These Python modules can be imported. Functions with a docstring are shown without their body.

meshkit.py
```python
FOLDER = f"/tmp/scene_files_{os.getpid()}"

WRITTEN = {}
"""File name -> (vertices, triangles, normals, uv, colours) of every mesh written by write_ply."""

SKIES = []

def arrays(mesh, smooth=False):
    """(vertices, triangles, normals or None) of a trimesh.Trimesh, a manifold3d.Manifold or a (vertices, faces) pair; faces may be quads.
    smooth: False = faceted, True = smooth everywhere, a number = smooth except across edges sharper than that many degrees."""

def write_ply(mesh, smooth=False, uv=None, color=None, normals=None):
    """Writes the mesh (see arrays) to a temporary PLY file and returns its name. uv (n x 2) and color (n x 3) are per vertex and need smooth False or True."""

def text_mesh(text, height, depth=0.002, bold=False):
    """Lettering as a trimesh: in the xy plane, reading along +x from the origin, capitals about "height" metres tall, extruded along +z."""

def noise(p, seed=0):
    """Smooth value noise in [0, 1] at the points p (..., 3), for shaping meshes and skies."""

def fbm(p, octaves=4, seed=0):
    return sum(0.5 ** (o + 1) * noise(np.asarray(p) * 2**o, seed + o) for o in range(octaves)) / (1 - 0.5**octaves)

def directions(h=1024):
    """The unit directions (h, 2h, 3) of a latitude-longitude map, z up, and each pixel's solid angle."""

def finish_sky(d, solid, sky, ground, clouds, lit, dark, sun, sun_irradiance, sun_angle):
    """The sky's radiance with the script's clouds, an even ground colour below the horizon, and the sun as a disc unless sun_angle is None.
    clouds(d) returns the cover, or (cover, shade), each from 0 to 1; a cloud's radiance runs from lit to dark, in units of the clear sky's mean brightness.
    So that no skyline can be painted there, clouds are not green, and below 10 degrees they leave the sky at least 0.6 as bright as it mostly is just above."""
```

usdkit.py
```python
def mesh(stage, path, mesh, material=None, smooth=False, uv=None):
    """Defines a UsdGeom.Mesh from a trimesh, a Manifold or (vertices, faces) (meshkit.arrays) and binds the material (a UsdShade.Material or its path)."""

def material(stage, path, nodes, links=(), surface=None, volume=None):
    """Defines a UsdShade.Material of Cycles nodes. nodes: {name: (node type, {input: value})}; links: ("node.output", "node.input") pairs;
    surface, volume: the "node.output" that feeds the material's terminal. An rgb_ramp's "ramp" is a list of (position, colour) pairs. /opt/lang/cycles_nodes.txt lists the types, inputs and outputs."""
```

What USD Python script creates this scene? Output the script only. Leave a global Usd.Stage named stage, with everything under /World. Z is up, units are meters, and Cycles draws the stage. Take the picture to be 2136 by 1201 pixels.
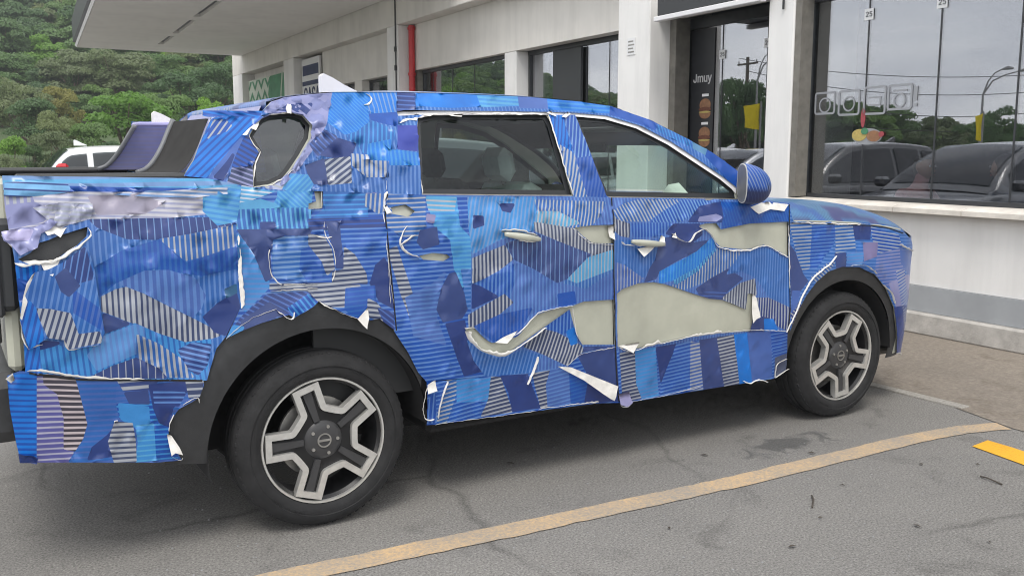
import math, numpy as np, trimesh, usdkit, meshkit, manifold3d as m3
from pxr import Usd, UsdGeom, UsdLux, UsdShade, Gf, Sdf, Vt
from shapely.geometry import Polygon, MultiPolygon, LineString, Point, box as sbox
from shapely.ops import unary_union
from scipy.interpolate import PchipInterpolator
import mapbox_earcut

stage = Usd.Stage.CreateInMemory()
UsdGeom.Xform.Define(stage, '/World')
UsdGeom.SetStageUpAxis(stage, 'Z')
T = Sdf.ValueTypeNames

# ------------------------------------------------------------------ camera
CAM = np.array([-1.293, -4.529, 1.5425]); YAW, PITCH = math.radians(31.33), math.radians(8.167); FPX, IW, IH = 1966.0, 2136.0, 1201.0
FW = np.array([math.sin(YAW)*math.cos(PITCH), math.cos(YAW)*math.cos(PITCH), -math.sin(PITCH)])
RT = np.array([math.cos(YAW), -math.sin(YAW), 0.0]); UP = np.cross(RT, FW)
cam = UsdGeom.Camera.Define(stage, '/World/camera')
cam.CreateHorizontalApertureAttr(36.0); cam.CreateFocalLengthAttr(36.0*FPX/IW); cam.CreateClippingRangeAttr((0.05, 2000.0))
mm = Gf.Matrix4d(1.0)
for i, r in enumerate((RT, UP, -FW, CAM)):
    mm.SetRow(i, Gf.Vec4d(*map(float, r), 1.0 if i == 3 else 0.0))
cam.AddTransformOp().Set(mm)
EXPOSURE = 0.5
cam.CreateExposureAttr(EXPOSURE)

# ------------------------------------------------------------------ sky and sun (overcast)
SUN = np.array([-0.42, -0.50, 1.15]); SUN /= np.linalg.norm(SUN)
SEL, SROT = math.asin(SUN[2]), math.atan2(SUN[0], SUN[1])
dome = UsdLux.DomeLight.Define(stage, '/World/sky')
skym = usdkit.material(stage, '/World/Looks/sky', {
    'sky': ('sky_texture', {'sky_type': 'single_scattering', 'sun_disc': False, 'sun_elevation': SEL, 'sun_rotation': SROT, 'aerosol_density': 3.0}),
    'tc': ('texture_coordinate', {}),
    'mp': ('mapping', {'scale': (1.5, 1.5, 6.0)}),
    'n': ('noise_texture', {'scale': 2.2, 'detail': 6.0, 'roughness': 0.55, 'distortion': 0.4}),
    'r': ('rgb_ramp', {'ramp': [(0.0, (7.6, 7.9, 8.5)), (0.42, (9.0, 9.2, 9.7)), (0.6, (12.0, 12.0, 12.1)), (1.0, (15.0, 14.9, 14.7))]}),
    'mx': ('mix_color', {'fac': 0.9, 'use_clamp': False}),
    'bg': ('background_shader', {'strength': 0.11}),
}, [('tc.generated', 'mp.vector'), ('mp.vector', 'n.vector'), ('n.fac', 'r.fac'), ('sky.color', 'mx.a'), ('r.color', 'mx.b'), ('mx.result', 'bg.color')], surface='bg.background')
UsdShade.MaterialBindingAPI.Apply(dome.GetPrim()).Bind(skym)
sun = UsdLux.DistantLight.Define(stage, '/World/sun')
sun.CreateIntensityAttr(0.38); sun.CreateAngleAttr(22.0); sun.CreateColorAttr(Gf.Vec3f(1.0, 0.96, 0.9)); sun.GetPrim().CreateAttribute('inputs:normalize', T.Bool).Set(True)
zax = SUN; xax = np.cross([0, 1, 0], zax); xax /= np.linalg.norm(xax); yax = np.cross(zax, xax)
sm = Gf.Matrix4d(1.0)
for i, r in enumerate((xax, yax, zax)):
    sm.SetRow(i, Gf.Vec4d(*map(float, r), 0))
sun.AddTransformOp().Set(sm)

# ------------------------------------------------------------------ helpers
used = {}
def fresh(parent, name):
    k = used.get((parent, name), 0); used[(parent, name)] = k + 1
    return f'{parent}/{name}' if k == 0 else f'{parent}/{name}_{k:03d}'
def keys(prim, label=None, cat=None, group=None, kind=None):
    for k, v in (('label', label), ('category', cat), ('group', group), ('kind', kind)):
        if v: prim.SetCustomDataByKey(k, v)
def thing(name, label, cat, loc=(0, 0, 0), rz=0.0, group=None, ref=None):
    x = UsdGeom.Xform.Define(stage, fresh('/World', name))
    x.AddTranslateOp().Set(Gf.Vec3d(*map(float, loc)))
    if rz: x.AddRotateZOp().Set(float(math.degrees(rz)))
    p = x.GetPrim(); keys(p, label, cat, group)
    if ref is not None:
        p.GetReferences().AddInternalReference(ref); p.SetInstanceable(True)
    return p
def group_part(parent, name, label=None):
    x = UsdGeom.Xform.Define(stage, fresh(str(parent.GetPath()), name)); keys(x.GetPrim(), label)
    return x.GetPrim()
def put(parent, name, mesh, mat, smooth=False, label=None, cat=None, kind=None, group=None):
    base = '/World' if parent is None else str(parent.GetPath())
    m = usdkit.mesh(stage, fresh(base, name), mesh, M[mat] if isinstance(mat, str) else mat, smooth=smooth)
    keys(m.GetPrim(), label, cat, group, kind)
    return m.GetPrim()
def tm(v, f):
    return trimesh.Trimesh(np.asarray(v, float), np.asarray(f, int), process=False)
def cat_(*ms):
    return trimesh.util.concatenate([m for m in ms])
def bx(x0, x1, y0, y1, z0, z1, bev=0.0):
    if bev <= 0:
        m = trimesh.creation.box([x1-x0, y1-y0, z1-z0]); m.apply_translation([(x0+x1)/2, (y0+y1)/2, (z0+z1)/2]); return m
    pts = []
    for sx in (0, 1):
        for sy in (0, 1):
            for sz in (0, 1):
                c = np.array([x1 if sx else x0, y1 if sy else y0, z1 if sz else z0]); s = np.array([1-2*sx, 1-2*sy, 1-2*sz])*bev
                for k in range(3):
                    d = s.copy(); d[k] = 0; pts.append(c + d)
    return trimesh.convex.convex_hull(np.array(pts))
def tube(pts, r, sides=8, caps=True):
    p = np.asarray(pts, float); t = np.gradient(p, axis=0); t /= np.linalg.norm(t, axis=1, keepdims=True) + 1e-12
    a = np.cross(t, np.where(np.abs(t[:, 2:]) < 0.9, [0, 0, 1.0], [1.0, 0, 0])); a /= np.linalg.norm(a, axis=1, keepdims=True) + 1e-12
    b = np.cross(t, a); g = np.arange(sides)*2*np.pi/sides; rr = np.broadcast_to(r, (len(p),))
    v = (p[:, None] + rr[:, None, None]*(np.cos(g)[None, :, None]*a[:, None] + np.sin(g)[None, :, None]*b[:, None])).reshape(-1, 3)
    f = []
    for i in range(len(p)-1):
        for j in range(sides):
            q = [i*sides+j, i*sides+(j+1) % sides, (i+1)*sides+(j+1) % sides, (i+1)*sides+j]
            f += [[q[0], q[1], q[2]], [q[0], q[2], q[3]]]
    if caps:
        n = len(v); v = np.vstack([v, p[0], p[-1]])
        for j in range(sides):
            f += [[n, (j+1) % sides, j], [n+1, (len(p)-1)*sides+j, (len(p)-1)*sides+(j+1) % sides]]
    return tm(v, f)
def grid(P):
    P = np.asarray(P, float); a, b = P.shape[:2]; i, j = np.meshgrid(np.arange(a-1), np.arange(b-1), indexing='ij')
    q = np.stack([i*b+j, (i+1)*b+j, (i+1)*b+j+1, i*b+j+1], -1).reshape(-1, 4)
    return tm(P.reshape(-1, 3), np.vstack([q[:, [0, 1, 2]], q[:, [0, 2, 3]]]))
def ray(px, py):
    return FW + RT*(px-IW/2)/FPX + UP*(IH/2-py)/FPX
def at(px, py, axis, val):
    d = ray(px, py); return CAM + d*((val-CAM[axis])/d[axis])
def lathe(prof, n=48):
    # profile (r, y) revolved about the y axis
    p = np.asarray(prof, float); g = np.linspace(0, 2*np.pi, n+1)
    V = np.stack([np.outer(np.cos(g), p[:, 0]), np.tile(p[:, 1], (n+1, 1)), np.outer(np.sin(g), p[:, 0])], -1)
    return grid(V)
def tri(poly):
    ext = np.array(poly.exterior.coords)[:-1]; rings = [ext] + [np.array(r.coords)[:-1] for r in poly.interiors]
    v = np.vstack(rings); e = np.cumsum([len(r) for r in rings]).astype(np.uint32)
    f = mapbox_earcut.triangulate_float64(v, e).reshape(-1, 3).astype(int)
    a, b, c = v[f[:, 0]], v[f[:, 1]], v[f[:, 2]]
    s = (b[:, 0]-a[:, 0])*(c[:, 1]-a[:, 1]) - (b[:, 1]-a[:, 1])*(c[:, 0]-a[:, 0])
    f[s < 0] = f[s < 0][:, ::-1]
    return v, f
def polys(g):
    if g.is_empty: return []
    return [p for p in getattr(g, 'geoms', [g]) if p.geom_type == 'Polygon' and p.area > 1e-7]
def extrude(poly, h):
    return cat_(*[trimesh.creation.extrude_polygon(p, h, engine='earcut') for p in polys(poly)])
rng = np.random.default_rng(7)

# ------------------------------------------------------------------ materials
M = {}
def mat(name, color, rough=0.5, metallic=0.0, spec=0.5, var=0.0, scale=6.0, bump=0.0, bscale=60.0, coat=0.0, color2=None, streak=0.0):
    nodes = {'p': ('principled_bsdf', {'roughness': rough, 'metallic': metallic, 'specular_ior_level': spec, 'coat_weight': coat, 'base_color': color})}
    links = []
    if var > 0 or color2 is not None:
        c = np.array(color); c2 = np.array(color2) if color2 is not None else c*(1-var); c1 = c if color2 is not None else np.minimum(c*(1+var), 0.95)
        nodes['tc'] = ('texture_coordinate', {})
        nodes['n'] = ('noise_texture', {'scale': scale, 'detail': 5.0, 'roughness': 0.6})
        nodes['r'] = ('rgb_ramp', {'ramp': [(0.3, tuple(c2)), (0.7, tuple(c1))]})
        links += [('tc.object', 'n.vector'), ('n.fac', 'r.fac'), ('r.color', 'p.base_color')]
    if streak > 0:
        nodes['gs'] = ('geometry', {}); nodes['ms'] = ('mapping', {'scale': (1.3, 1.3, .16)}); nodes['ns'] = ('noise_texture', {'scale': 2.0, 'detail': 6.0, 'roughness': 0.65})
        nodes['rs'] = ('rgb_ramp', {'ramp': [(0.30, (1-streak,)*3), (0.55, (1, 1, 1))]}); nodes['xs'] = ('mix_color', {'blend_type': 'multiply', 'fac': 1.0})
        links = [l for l in links if l != ('r.color', 'p.base_color')] + [('gs.position', 'ms.vector'), ('ms.vector', 'ns.vector'), ('ns.fac', 'rs.fac'), ('r.color', 'xs.a'), ('rs.color', 'xs.b'), ('xs.result', 'p.base_color')]
    if bump > 0:
        nodes['tc2'] = ('texture_coordinate', {})
        nodes['n2'] = ('noise_texture', {'scale': bscale, 'detail': 4.0})
        nodes['b'] = ('bump', {'strength': bump, 'distance': 0.01})
        links += [('tc2.object', 'n2.vector'), ('n2.fac', 'b.height'), ('b.normal', 'p.normal')]
    M[name] = usdkit.material(stage, f'/World/Looks/{name}', nodes, links, surface='p.BSDF')
mat('cream_wall', (0.68, 0.655, 0.61), 0.8, var=0.06, scale=1.3, bump=0.15, bscale=120, streak=0.13)
mat('white_wall', (0.76, 0.75, 0.73), 0.75, var=0.05, scale=1.0, bump=0.1, bscale=120, streak=0.13)
mat('soffit', (0.84, 0.82, 0.78), 0.7, var=0.04, scale=0.8, streak=0.05)
mat('grey_band', (0.32, 0.335, 0.35), 0.7, var=0.08, scale=3)
mat('kerb_concrete', (0.42, 0.40, 0.37), 0.85, var=0.2, scale=8, bump=0.3)
mat('sill_stone', (0.60, 0.56, 0.50), 0.55, var=0.22, scale=5)
mat('dark_frame', (0.025, 0.027, 0.03), 0.4)
mat('brown_frame', (0.16, 0.15, 0.13), 0.6, var=0.2, scale=10)
mat('black_plastic', (0.03, 0.031, 0.033), 0.5, var=0.2, scale=20, bump=0.1, bscale=300)
mat('grey_plastic', (0.13, 0.135, 0.145), 0.45, var=0.15, scale=9)
mat('black_facing', (0.022, 0.021, 0.020), 0.85, spec=0.25, var=0.2, scale=12)
mat('rubber', (0.022, 0.022, 0.023), 0.82, spec=0.3, var=0.25, scale=14, bump=0.2, bscale=90)
mat('rim_silver', (0.64, 0.63, 0.60), 0.34, metallic=0.7, var=0.10, scale=30)
mat('rim_dark', (0.012, 0.012, 0.013), 0.38, spec=0.4)
mat('hub_grey', (0.04, 0.04, 0.042), 0.45)
mat('steel', (0.35, 0.34, 0.32), 0.45, metallic=0.8, var=0.2, scale=20)
mat('primer', (0.43, 0.435, 0.36), 0.26, coat=0.7, var=0.10, scale=5, streak=0.12)
mat('paper', (0.72, 0.70, 0.66), 0.8, var=0.10, scale=25, bump=0.2, bscale=80)
mat('white_trim', (0.74, 0.73, 0.74), 0.45, var=0.04, scale=4)
mat('liner', (0.012, 0.012, 0.013), 0.9)
mat('seat_fabric', (0.10, 0.11, 0.11), 0.85, var=0.2, scale=12)
mat('seat_cover', (0.62, 0.68, 0.66), 0.35, var=0.25, scale=7, bump=0.5, bscale=14)
mat('headlining', (0.22, 0.22, 0.22), 0.9)
mat('dash', (0.03, 0.031, 0.032), 0.7)
mat('tail_red', (0.45, 0.01, 0.015), 0.2, coat=0.6)
mat('car_white', (0.74, 0.75, 0.76), 0.3, coat=0.8)
mat('car_grey', (0.07, 0.075, 0.085), 0.3, coat=0.9)
mat('car_black', (0.02, 0.021, 0.024), 0.25, coat=0.9)
mat('car_silver', (0.42, 0.43, 0.45), 0.3, metallic=0.5, coat=0.8)
mat('lamp_clear', (0.6, 0.62, 0.63), 0.15, coat=0.8)
mat('bark', (0.12, 0.09, 0.065), 0.9, var=0.3, scale=8, bump=0.6, bscale=20)
mat('red_paint', (0.50, 0.025, 0.03), 0.45, var=0.08, scale=4)
mat('yellow_flag', (0.75, 0.60, 0.02), 0.7, var=0.05)
mat('pole_grey', (0.25, 0.25, 0.25), 0.6, var=0.1)
mat('pole_wood', (0.10, 0.085, 0.07), 0.9, var=0.25)
mat('cable', (0.02, 0.02, 0.02), 0.7)
mat('skin', (0.50, 0.28, 0.20), 0.55, var=0.05)
mat('pink_cloth', (0.85, 0.42, 0.42), 0.8, var=0.08, scale=9)
mat('grey_cloth', (0.10, 0.105, 0.12), 0.85, var=0.15, scale=9)
mat('hair', (0.03, 0.018, 0.012), 0.5, var=0.3, scale=60)
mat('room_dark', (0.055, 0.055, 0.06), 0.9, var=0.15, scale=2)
mat('room_floor', (0.12, 0.11, 0.10), 0.5, var=0.15, scale=3)
mat('wood_table', (0.20, 0.11, 0.05), 0.5, var=0.25, scale=9)
mat('poster_black', (0.016, 0.017, 0.02), 0.4)
mat('burger_bun', (0.24, 0.12, 0.06), 0.6, var=0.25, scale=30)
mat('burger_meat', (0.13, 0.045, 0.025), 0.6, var=0.3, scale=40)
mat('food_yellow', (0.42, 0.33, 0.10), 0.6, var=0.2, scale=40)
mat('food_red', (0.30, 0.05, 0.06), 0.5, var=0.2, scale=40)
mat('decal_white', (0.72, 0.72, 0.72), 0.6)
mat('ghost_white', (0.27, 0.28, 0.30), 0.6)
mat('poster_print', (0.45, 0.45, 0.45), 0.6)
mat('navy_print', (0.02, 0.03, 0.10), 0.5, var=0.2, scale=8)
mat('mural_green', (0.06, 0.22, 0.11), 0.6, var=0.25, scale=3)
mat('mural_pale', (0.50, 0.55, 0.46), 0.6, var=0.1, scale=3)
mat('hill_soil', (0.055, 0.085, 0.03), 0.95, var=0.3, scale=0.2)
mat('grass', (0.07, 0.11, 0.03), 0.95, var=0.3, scale=2.0)
mat('twig', (0.06, 0.05, 0.04), 0.9)
mat('lavender', (0.30, 0.29, 0.50), 0.45, var=0.15, scale=6, bump=0.5, bscale=9)

# asphalt with aggregate speckle, worn patches and stains
def ground_mat(name, dark, light, speck, stain, big=0.35, crack=0.42):
    M[name] = usdkit.material(stage, f'/World/Looks/{name}', {
        'g': ('geometry', {}),
        'n1': ('noise_texture', {'scale': speck, 'detail': 3.0, 'roughness': 0.75}),
        'n2': ('noise_texture', {'scale': big, 'detail': 6.0, 'roughness': 0.6}),
        'n3': ('noise_texture', {'scale': 2.6, 'detail': 5.0, 'roughness': 0.65, 'distortion': 0.6}),
        'v': ('voronoi_texture', {'scale': speck*0.55}),
        'r1': ('rgb_ramp', {'ramp': [(0.32, dark), (0.68, light)]}),
        'r2': ('rgb_ramp', {'ramp': [(0.3, (0.80, 0.80, 0.80)), (0.7, (1.14, 1.13, 1.11))]}),
        'r3': ('rgb_ramp', {'ramp': [(0.30, stain), (0.44, (1, 1, 1)), (1.0, (1.06, 1.06, 1.05))]}),
        'r4': ('rgb_ramp', {'ramp': [(0.0, (1.25, 1.24, 1.2)), (0.16, (1.0, 1.0, 1.0)), (0.6, (0.86, 0.86, 0.86))]}),
        'm1': ('mix_color', {'blend_type': 'multiply', 'fac': 1.0, 'use_clamp': False}),
        'm2': ('mix_color', {'blend_type': 'multiply', 'fac': 1.0, 'use_clamp': False}),
        'm3': ('mix_color', {'blend_type': 'multiply', 'fac': 0.8, 'use_clamp': False}),
        'ds': ('noise_texture', {'scale': 1.8, 'detail': 5.0}), 'dm': ('vector_math', {'math_type': 'multiply_add', 'vector2': (0.5, 0.5, 0.0)}), 'vc': ('voronoi_texture', {'feature': 'distance_to_edge', 'scale': crack}),
        'rc': ('rgb_ramp', {'ramp': [(0.0, (0.66, 0.66, 0.66)), (0.010, (1, 1, 1))]}), 'nm': ('noise_texture', {'scale': 0.5, 'detail': 2.0}), 'rm': ('rgb_ramp', {'ramp': [(0.50, (0, 0, 0)), (0.58, (1, 1, 1))]}), 'm4': ('mix_color', {'blend_type': 'multiply', 'use_clamp': False}), 'nm2': ('math', {'math_type': 'multiply', 'value2': 1.0}),
        'b': ('bump', {'strength': 0.45, 'distance': 0.006}),
        'p': ('principled_bsdf', {'roughness': 0.85, 'specular_ior_level': 0.3}),
    }, [('g.position', 'n1.vector'), ('g.position', 'n2.vector'), ('g.position', 'n3.vector'), ('g.position', 'v.vector'), ('n1.fac', 'r1.fac'), ('n2.fac', 'r2.fac'),
        ('n3.fac', 'r3.fac'), ('v.distance', 'r4.fac'), ('r1.color', 'm1.a'), ('r2.color', 'm1.b'), ('m1.result', 'm2.a'), ('r3.color', 'm2.b'), ('m2.result', 'm3.a'), ('r4.color', 'm3.b'),
        ('g.position', 'ds.vector'), ('ds.color', 'dm.vector1'), ('g.position', 'dm.vector3'), ('dm.vector', 'vc.vector'), ('vc.distance', 'rc.fac'), ('g.position', 'nm.vector'), ('nm.fac', 'rm.fac'), ('rm.color', 'm4.fac') if False else ('nm2.value', 'm4.fac'), ('rm.color', 'nm2.value1'), ('m3.result', 'm4.a'), ('rc.color', 'm4.b'), ('m4.result', 'p.base_color'), ('n1.fac', 'b.height'), ('b.normal', 'p.normal')], surface='p.BSDF')
ground_mat('asphalt', (0.095, 0.092, 0.088), (0.295, 0.286, 0.272), 110.0, (0.72, 0.72, 0.72))
ground_mat('apron_concrete', (0.20, 0.172, 0.145), (0.29, 0.255, 0.215), 40.0, (0.75, 0.73, 0.7), 0.5)
ground_mat('edge_concrete', (0.24, 0.23, 0.21), (0.36, 0.345, 0.32), 60.0, (0.8, 0.8, 0.8))
def paint_mat(name, col, wear, lo, hi):
    M[name] = usdkit.material(stage, f'/World/Looks/{name}', {
        'g': ('geometry', {}), 'n1': ('noise_texture', {'scale': 70.0, 'detail': 4.0, 'roughness': 0.75}), 'n2': ('noise_texture', {'scale': 3.0, 'detail': 5.0}),
        'add': ('math', {'math_type': 'multiply_add', 'value2': 0.55, 'value3': 0.22}), 's': ('math', {'math_type': 'multiply'}),
        'r': ('rgb_ramp', {'ramp': [(lo, wear), (hi, col)]}), 'b': ('bump', {'strength': 0.35, 'distance': 0.005}),
        'p': ('principled_bsdf', {'roughness': 0.8})},
        [('g.position', 'n1.vector'), ('g.position', 'n2.vector'), ('n2.fac', 'add.value1'), ('n1.fac', 's.value1'), ('add.value', 's.value2'), ('s.value', 'r.fac'), ('r.color', 'p.base_color'), ('n1.fac', 'b.height'), ('b.normal', 'p.normal')], surface='p.BSDF')
paint_mat('faded_yellow', (0.56, 0.38, 0.20), (0.27, 0.245, 0.21), 0.17, 0.36)
paint_mat('fresh_yellow', (0.72, 0.36, 0.02), (0.5, 0.2, 0.015), 0.10, 0.22)

def glass_mat(name, tint, refl, rough=0.0, rim=0.7):
    # thin pane: reflection rises towards grazing angles alike from both sides
    M[name] = usdkit.material(stage, f'/World/Looks/{name}', {
        't': ('transparent_bsdf', {'color': tint}), 'g': ('glossy_bsdf', {'color': (0.95, 0.96, 1.0), 'roughness': rough}),
        'f': ('layer_weight', {'blend': 0.5}), 'pw': ('math', {'math_type': 'power', 'value2': 4.0}), 'a': ('math', {'math_type': 'multiply_add', 'value2': rim, 'value3': refl, 'use_clamp': True}), 'm': ('mix_closure', {})},
        [('f.facing', 'pw.value1'), ('pw.value', 'a.value1'), ('a.value', 'm.fac'), ('t.BSDF', 'm.closure1'), ('g.BSDF', 'm.closure2')], surface='m.closure')
glass_mat('shop_glass', (0.70, 0.72, 0.73), 0.27)
glass_mat('car_glass', (0.70, 0.81, 0.76), 0.03)
glass_mat('quarter_glass', (0.66, 0.78, 0.73), 0.10)
glass_mat('dark_glass', (0.55, 0.62, 0.60), 0.03)

# printed camouflage film: every patch carries its two inks, its stripe coordinate and the share of the second ink as mesh attributes
M['wrap_film'] = usdkit.material(stage, '/World/Looks/wrap_film', {
    'a': ('attribute', {'attribute': 'ink'}), 's': ('attribute', {'attribute': 'stripe_ink'}), 'u': ('attribute', {'attribute': 'stripe_at'}), 'd': ('attribute', {'attribute': 'stripe_share'}),
    'fr': ('math', {'math_type': 'fraction'}), 'cen': ('math', {'math_type': 'subtract', 'value2': 0.5}), 'ab': ('math', {'math_type': 'absolute'}),
    'half': ('math', {'math_type': 'multiply', 'value2': 0.5}), 'df': ('math', {'math_type': 'subtract'}), 'sh': ('math', {'math_type': 'multiply_add', 'value2': 14.0, 'value3': 0.5, 'use_clamp': True}),
    'mx': ('mix_color', {}), 'g': ('geometry', {}), 'n': ('noise_texture', {'scale': 5.0, 'detail': 5.0, 'roughness': 0.6}), 'r': ('rgb_ramp', {'ramp': [(0.25, (0.58, 0.60, 0.68)), (0.75, (0.97, 0.94, 0.96))]}),
    'mu': ('mix_color', {'blend_type': 'multiply', 'fac': 1.0, 'use_clamp': False}),
    'n2': ('noise_texture', {'type': 'ridged_multifractal', 'scale': 4.5, 'detail': 4.0, 'roughness': 0.45, 'distortion': 0.8}), 'b': ('bump', {'strength': 0.35, 'distance': 0.012}),
    'p': ('principled_bsdf', {'roughness': 0.30, 'specular_ior_level': 0.55})},
    [('u.fac', 'fr.value1'), ('fr.value', 'cen.value1'), ('cen.value', 'ab.value1'), ('d.fac', 'half.value1'), ('half.value', 'df.value1'), ('ab.value', 'df.value2'), ('df.value', 'sh.value1'),
     ('sh.value', 'mx.fac'), ('a.color', 'mx.a'), ('s.color', 'mx.b'), ('g.position', 'n.vector'), ('n.fac', 'r.fac'), ('mx.result', 'mu.a'), ('r.color', 'mu.b'), ('mu.result', 'p.base_color'),
     ('g.position', 'n2.vector'), ('n2.fac', 'b.height'), ('b.normal', 'p.normal')], surface='p.BSDF')

def leaf_mat(name, c1, c2, c3):
    M[name] = usdkit.material(stage, f'/World/Looks/{name}', {
        'g': ('geometry', {}), 'o': ('object_info', {}), 'r': ('rgb_ramp', {'ramp': [(0.0, c1), (0.55, c2), (1.0, c3)]}),
        'r2': ('rgb_ramp', {'ramp': [(0.0, (0.78, 0.84, 0.80)), (0.5, (1.0, 1.0, 1.0)), (0.8, (1.1, 1.09, 0.95)), (1.0, (1.25, 1.2, 0.9))]}),
        'm': ('mix_color', {'blend_type': 'multiply', 'fac': 1.0, 'use_clamp': False}),
        'd': ('principled_bsdf', {'roughness': 0.48, 'specular_ior_level': 0.5}), 't': ('translucent_bsdf', {}), 'x': ('mix_closure', {'fac': 0.48})},
        [('g.random_per_island', 'r.fac'), ('o.random', 'r2.fac'), ('r.color', 'm.a'), ('r2.color', 'm.b'), ('m.result', 'd.base_color'), ('m.result', 't.color'), ('d.BSDF', 'x.closure1'), ('t.BSDF', 'x.closure2')], surface='x.closure')
leaf_mat('leaf_dark', (0.08, 0.145, 0.055), (0.125, 0.205, 0.08), (0.18, 0.265, 0.115))
leaf_mat('leaf_mid', (0.115, 0.20, 0.06), (0.17, 0.28, 0.085), (0.235, 0.345, 0.12))
leaf_mat('leaf_bright', (0.145, 0.28, 0.04), (0.215, 0.40, 0.06), (0.28, 0.46, 0.095))
leaf_mat('leaf_yellow', (0.26, 0.24, 0.06), (0.36, 0.32, 0.08), (0.43, 0.37, 0.11))
leaf_mat('leaf_olive', (0.15, 0.19, 0.085), (0.215, 0.26, 0.11), (0.29, 0.32, 0.155))

# ================================================================== GROUND
def sheet(x0, x1, y0, y1, z):
    return tm([[x0, y0, z], [x1, y0, z], [x1, y1, z], [x0, y1, z]], [[0, 1, 2], [0, 2, 3]])
put(None, 'ground', sheet(-400, 400, -400, 400, -0.004), 'grass', kind='structure')
put(None, 'parking_lot', sheet(-32, 14, -26, 46, 0.0), 'asphalt', kind='structure')
# facade frame: u along the wall, d into the building
KF = 0.048; NF = math.hypot(1, KF); DU = np.array([KF/NF, 1/NF, 0]); DN = np.array([1/NF, -KF/NF, 0]); OF = np.array([6.09, 5.0, 0.0])
def FP(u, d, z):
    return OF + DU*u + DN*d + np.array([0, 0, z])
FMAT = np.eye(4); FMAT[:3, 0] = DN; FMAT[:3, 1] = DU; FMAT[:3, 3] = OF
def fbx(u0, u1, d0, d1, z0, z1, bev=0.0):
    m = bx(d0, d1, u0, u1, z0, z1, bev); m.apply_transform(FMAT); return m
def fpoly(pts, d, h):
    # polygon in (u, z) standing in the facade plane, facing the street (front at depth d, thickness h inwards)
    p = Polygon(pts) if not isinstance(pts, (Polygon, MultiPolygon)) else pts
    m = extrude(p.buffer(0), h); A = np.eye(4); A[:3, 0] = DU; A[:3, 1] = [0, 0, 1]; A[:3, 2] = DN; A[:3, 3] = OF + DN*d
    m.apply_transform(A)
    if np.linalg.det(A[:3, :3]) < 0: m.invert()
    return m
put(None, 'concrete_apron', tm([[3.97, 0.6-9, .004], [6.2, -12, .004], [7.0, 24, .004], [4.05, 24, .004], [4.0, -.4, .004], [3.93, -1.15, .004], [3.80, -1.6, .004], [3.72, -9, .004]][::1], [[5, 6, 1], [6, 7, 1], [4, 5, 1], [3, 4, 1], [3, 1, 2]]), 'apron_concrete', kind='structure')
put(None, 'pavement_edge', cat_(bx(3.93, 4.01, -1.2, 24, -0.05, 0.012, 0.004)), 'edge_concrete', kind='structure')

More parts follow.
